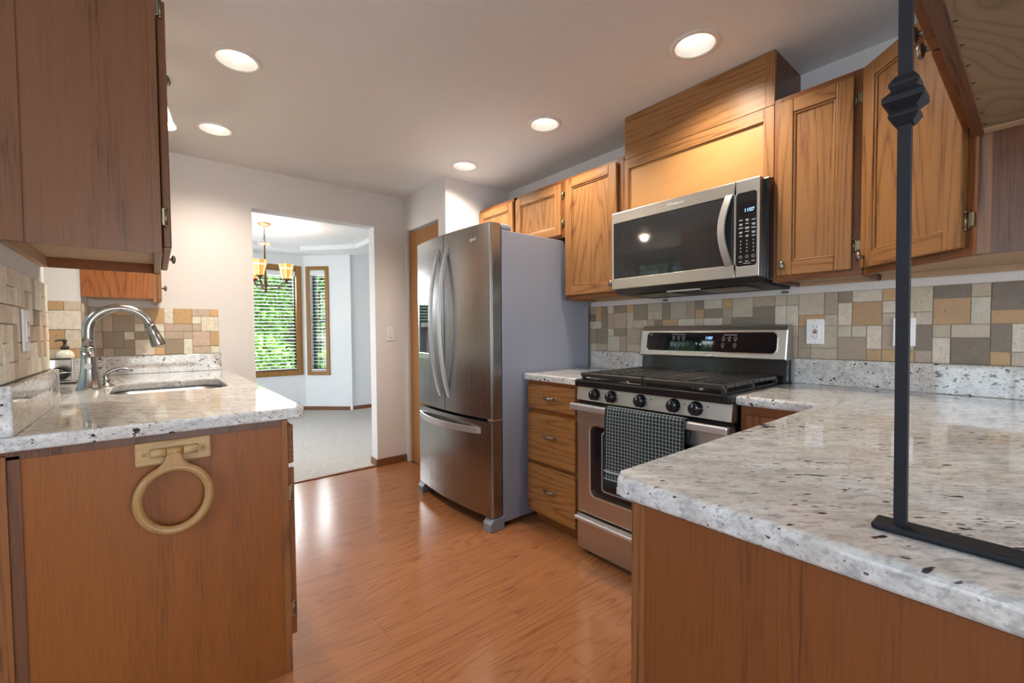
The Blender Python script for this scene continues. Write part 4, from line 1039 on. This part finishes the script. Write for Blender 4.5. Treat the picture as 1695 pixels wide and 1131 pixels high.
for k in range(9): b.cyl((-1.5+.1*k,HF-.030,1.693),(-1.5+.1*k,HF-.024,1.6935),.0014,None,6)
part('staple',b,BLKM,r)
for x1,w,kp_ in ((-.640,.525,.030),(-1.178,.515,.49)):
    M=facePY(x1,HF,1.712); d=door(r,M,w,.60,{'Z':VEN['Z'],'Y':VEN['X']}); knob(d,M,w-.03 if kp_<.1 else .03,.028)

# ------------------------------------------------------------------ peninsula
PX,PYF,PYB=-1.764,.477,-.245
r=thing('granite_countertop',(-.9,.15,CT),'large speckled granite peninsula countertop carrying the black post','countertop')
out=[(-.002,.748),(-.648,.748),(-.648,PYF),(PX+.03,PYF)]+arc((PX+.03,PYF-.03),.03,PI/2,PI)+[(PX,PYB),(-.002,PYB)]
part('slab',B().poly(out,CB,CT,'Z',.011,(),4,True),GRAN,r)
part('upstand',B().box(-.030,-.002,PYB,.748,CT,1.030,.003),GRAN,r)
r=thing('peninsula_base_cabinet',(-1.2,.12,0),'brown wooden base cabinet under the peninsula counter, plain end panel','cabinet')
part('carcass',B().box(-1.732,-.66,PYB+.03,.418,.10,CB-.003),VEN['Z'],r)
part('toe_kick',B().box(-1.70,-.66,PYB+.05,.36,0,.10),VEN['X'],r)
part('end_panel',B().box(-1.748,-1.732,PYB+.03,.418,0,CB-.004),VENP,r)
part('corner_stile',B().box(-1.750,-1.715,.418,.443,0,CB-.003,.002),OAKF['Z'],r)

b=B(); b.mat(1).box(-1.715,-.64,.42,.44,CB-.03,CB-.003).box(-1.715,-.64,.42,.44,.10,.13); b.mat(0).box(-1.21,-1.17,.42,.44,.13,CB-.03).box(-.68,-.64,.42,.44,.13,CB-.03)
part('face_frame',b,[OAKF['Z'],OAKF['X']],r)
for x1,w in ((-.67,.51),(-1.20,.525)):
    M=facePY(x1,.440,.12); d=door(r,M,w,.72,{'Z':OAKF['Z'],'Y':OAKF['X']}); knob(d,M,.03,.66); hinge(d,M,w+.004,.53,1); hinge(d,M,w+.004,.12,1)
r=thing('corner_base_cabinet',(-.32,.6,0),'brown base cabinet in the corner beside the range','cabinet')
part('carcass',B().box(-.595,-.02,.42,.740,.10,CB-.003),VEN['Z'],r)
part('toe_kick',B().box(-.555,-.02,.42,.740,0,.10),VEN['Y'],r)
b=B(); b.mat(0).box(DX,-.595,.705,.742,.10,CB-.003,.001).box(DX,-.595,.445,.48,.10,CB-.003,.001); b.mat(1).box(DX,-.595,.48,.705,CB-.045,CB-.003,.001).box(DX,-.595,.48,.705,.10,.13,.001)
part('face_frame',b,[OAKF['Z'],VEN['Y']],r)
M=faceX(DX,.722,.12); d=door(r,M,.25,.722,OAKF); hinge(d,M,-.004,.63,-1); hinge(d,M,-.004,.1,-1); knob(d,M,.225,.65)
# black iron post and rail
r=thing('iron_post',(-1.664,.10,CE),'black iron post with square collar rising from the peninsula counter','post')
part('base_rail',B().box(-1.682,-1.645,-.20,.134,CE,CT+.009,.003),POLE,r)
s=.0060
lean=lambda z:-1.664-.05*(z-CT)
t=bmesh.new(); 
lo=[t.verts.new((lean(CT+.008)+dx,.108+dy,CT+.008)) for dx,dy in ((-s,-s),(s,-s),(s,s),(-s,s))]; hi=[t.verts.new((lean(1.69)+dx,.108+dy,1.6895)) for dx,dy in ((-s,-s),(s,-s),(s,s),(-s,s))]
for k in range(4): t.faces.new((lo[k],lo[(k+1)%4],hi[(k+1)%4],hi[k]))
t.faces.new(hi); t.faces.new(lo[::-1]); b=B(); b.add(t); part('shaft',b,POLE,r)
b=B(); cz=1.432; t=bmesh.new(); RR=[]
for (q,dz) in ((.0065,-.028),(.008,-.028),(.0135,-.019),(.0135,-.016),(.011,-.011),(.0185,-.003),(.0185,.003),(.011,.011),(.0135,.016),(.0135,.019),(.008,.028),(.0065,.028)):
    x=lean(cz+dz); RR.append([t.verts.new((x+a*q,.108+c*q,cz+dz)) for a,c in ((-1,-1),(1,-1),(1,1),(-1,1))])
for i in range(len(RR)-1):
    for k in range(4): t.faces.new((RR[i][k],RR[i][(k+1)%4],RR[i+1][(k+1)%4],RR[i+1][k]))
b.add(t); part('collar',b,POLE,r)
part('top_plate',B().box(lean(1.69)-.025,lean(1.69)+.025,.08,.132,1.6855,1.6897,.001),POLE,r)

# ------------------------------------------------------------------ chandelier
hx,hy=-1.405,5.53; zc=CD+.06; H0=1.706
r=thing('chandelier',(hx,hy,zc),'bronze chandelier with amber stained glass shades hanging in the dining room','chandelier')
part('canopy',B().lathe([(0,zc-.04),(.02,zc-.038),(.055,zc-.022),(.070,zc-.004),(.070,zc)],(hx,hy,0)),COPP,r)
b=B(); zt=zc-.038
for k in range(6):
    z=zt-.028*k-.014; pts=[]
    for q in range(12):
        a=2*PI*q/12; v=Vector((.009*math.cos(a),0,.018*math.sin(a)))
        if k%2: v=Vector((0,v.x,v.z))
        pts.append(Vector((hx,hy,z))+v)
    b.tube(pts,.0025,6,closed=True)
part('chain',b,BRZ,r)
part('bobeche',B().lathe([(0,2.150),(.03,2.152),(.066,2.165),(.068,2.170),(.02,2.172),(.014,2.188),(0,2.19)],(hx,hy,0)),COPP,r)
part('column',B().lathe([(.007,2.16),(.008,2.0),(.011,1.85),(.020,H0+.02),(.024,H0),(.016,H0-.02),(.012,H0-.05),(.018,H0-.07),(.006,H0-.085),(0,H0-.085)],(hx,hy,0)),BRZ,r)
for k in range(3):
    a=[-.02,2*PI/3-.15,4*PI/3+.1][k]; dx,dy=math.cos(a),math.sin(a)
    P=lambda q,z: (hx+dx*q,hy+dy*q,z)
    ar=part('arm',B().tube([P(.01,H0-.015),P(.08,H0-.010),P(.15,H0+.008),P(.20,H0+.045),P(.215,H0+.075)],.006,10).tube([P(.01,H0-.055),P(.09,H0-.04),P(.16,H0-.012),P(.21,H0+.035),P(.215,H0+.05)],.005,10),BRZ,r)
    ctr=P(.215,0)
    part('socket',B().lathe([(0,H0+.045),(.01,H0+.045),(.014,H0+.06),(.040,H0+.078),(.042,H0+.086),(.02,H0+.088)],(ctr[0],ctr[1],0)),BRZ,ar)
    part('shade',B().lathe([(.042,H0+.085),(.052,H0+.13),(.066,H0+.19),(.077,H0+.248)],(ctr[0],ctr[1],0),seg=24,uv=True),AMBER,ar)
    light('chandelier_bulb','POINT',(ctr[0],ctr[1],H0+.17),9,(1,.88,.76),shadow_soft_size=.03)

# ------------------------------------------------------------------ outdoors
o=struct('ground',B().box(-14,9,-12,16,-.45,-.40),GRASS)
def bush(name,c,rad,h,n,mat,label,seed,leaf=.07,group='garden shrubs'):
    rnd=random.Random(seed); c=Vector(c)
    r=thing(name,tuple(c),label,'shrub' if name=='shrub' else 'tree',group)
    b=B()
    for _ in range(n):
        # points in a lumpy ellipsoid shell
        d=Vector((rnd.gauss(0,1),rnd.gauss(0,1),rnd.gauss(0,1))).normalized()
        lump=1+.28*noise.noise(d*2.2+Vector((seed,0,0)))
        q=rnd.uniform(.55,1.0)**.6*lump
        p=c+Vector((d.x*rad*q,d.y*rad*.8*q,h*.55+d.z*h*.5*q))
        if p.z<c.z+.05: continue
        s=leaf*rnd.uniform(.6,1.3); ax=Vector((rnd.gauss(0,1),rnd.gauss(0,1),rnd.gauss(0,.6))).normalized(); nn=(Vector((rnd.gauss(0,.6),rnd.gauss(0,.6)-.2,1))).normalized(); bx_=ax.cross(nn)
        if bx_.length<.01: continue
        bx_.normalize()
        vs=[b.bm.verts.new(p+ax*s*a_+bx_*s*b_+nn*s*z_) for a_,b_,z_ in ((-.5,0,0),(0,.28,.06),(.6,0,-.05),(0,-.28,.06))]
        b.bm.faces.new(vs)
    part('foliage',b,mat,r)
    part('trunk',B().tube([c,c+Vector((.04,0,h*.35)),c+Vector((0,.05,h*.7))],[.05,.035,.015],8),BARK,r)
    return r
bush('tree',(-1.35,10.4,-.4),1.25,3.7,6500,LEAF,'bright green leafy tree filling the big bay window',1,.11)
bush('tree',(-3.9,10.6,-.4),1.35,3.4,3600,LEAF2,'darker green tree outside the big bay window',2,.11)
bush('shrub',(-1.0,8.75,-.4),.75,1.5,2600,LEAF,'low light green shrub under the big bay window',3,.08)
bush('shrub',(.75,8.75,-.4),.8,1.6,2400,LEAF,'low green shrub outside the slim bay window',4,.08)
bush('tree',(1.75,10.3,-.4),1.25,3.9,5000,LEAF,'green tree outside the slim bay window',5,.11)
bush('tree',(-5.3,1.9,-.4),1.1,3.3,4200,LEAF2,'dark green tree outside the garden window over the sink',6,.11)
bush('tree',(-5.4,4.1,-.4),1.0,3.1,4200,LEAF,'light green tree outside the garden window over the sink',7,.11)
def hedge(x0,x1,y0,y1,h,n,mat,label,seed):
    rnd=random.Random(seed); b=B()
    for _ in range(n):
        p=Vector((rnd.uniform(x0,x1),y0+(y1-y0)*rnd.random()**2,-.35+h*rnd.random()**.9))
        p.y-=.25*noise.noise(p*1.3); s=.13*rnd.uniform(.6,1.3)
        ax=Vector((rnd.gauss(0,1),rnd.gauss(0,.6),rnd.gauss(0,1))).normalized(); nn=Vector((rnd.gauss(0,.5),-1,rnd.gauss(.5,.5))).normalized(); q=ax.cross(nn)
        if q.length<.05: continue
        q.normalize(); b.bm.faces.new([b.bm.verts.new(p+ax*s*a_+q*s*b_+nn*s*z_) for a_,b_,z_ in ((-.5,0,0),(0,.3,.06),(.6,0,-.05),(0,-.3,.06))])
    r=thing('hedge',((x0+x1)/2,(y0+y1)/2,-.4),label,'hedge')
    part('foliage',b,mat,r); part('branches',B().box(x0,x1,y1-.15,y1,-.4,h-.6),BARK,r); return r
hedge(-7,5.5,12.2,13.2,5.2,15000,LEAF2,'tall dark green hedge closing the garden behind the trees',9)
b=B().box(1.0,3.4,11.75,11.95,-.4,1.0).box(.7,3.7,11.65,12.05,1.0,1.12)
solo('garden_shed',b,plain('shed_paint',(.55,.5,.42),.8),'pale garden shed glimpsed through the slim bay window','shed')
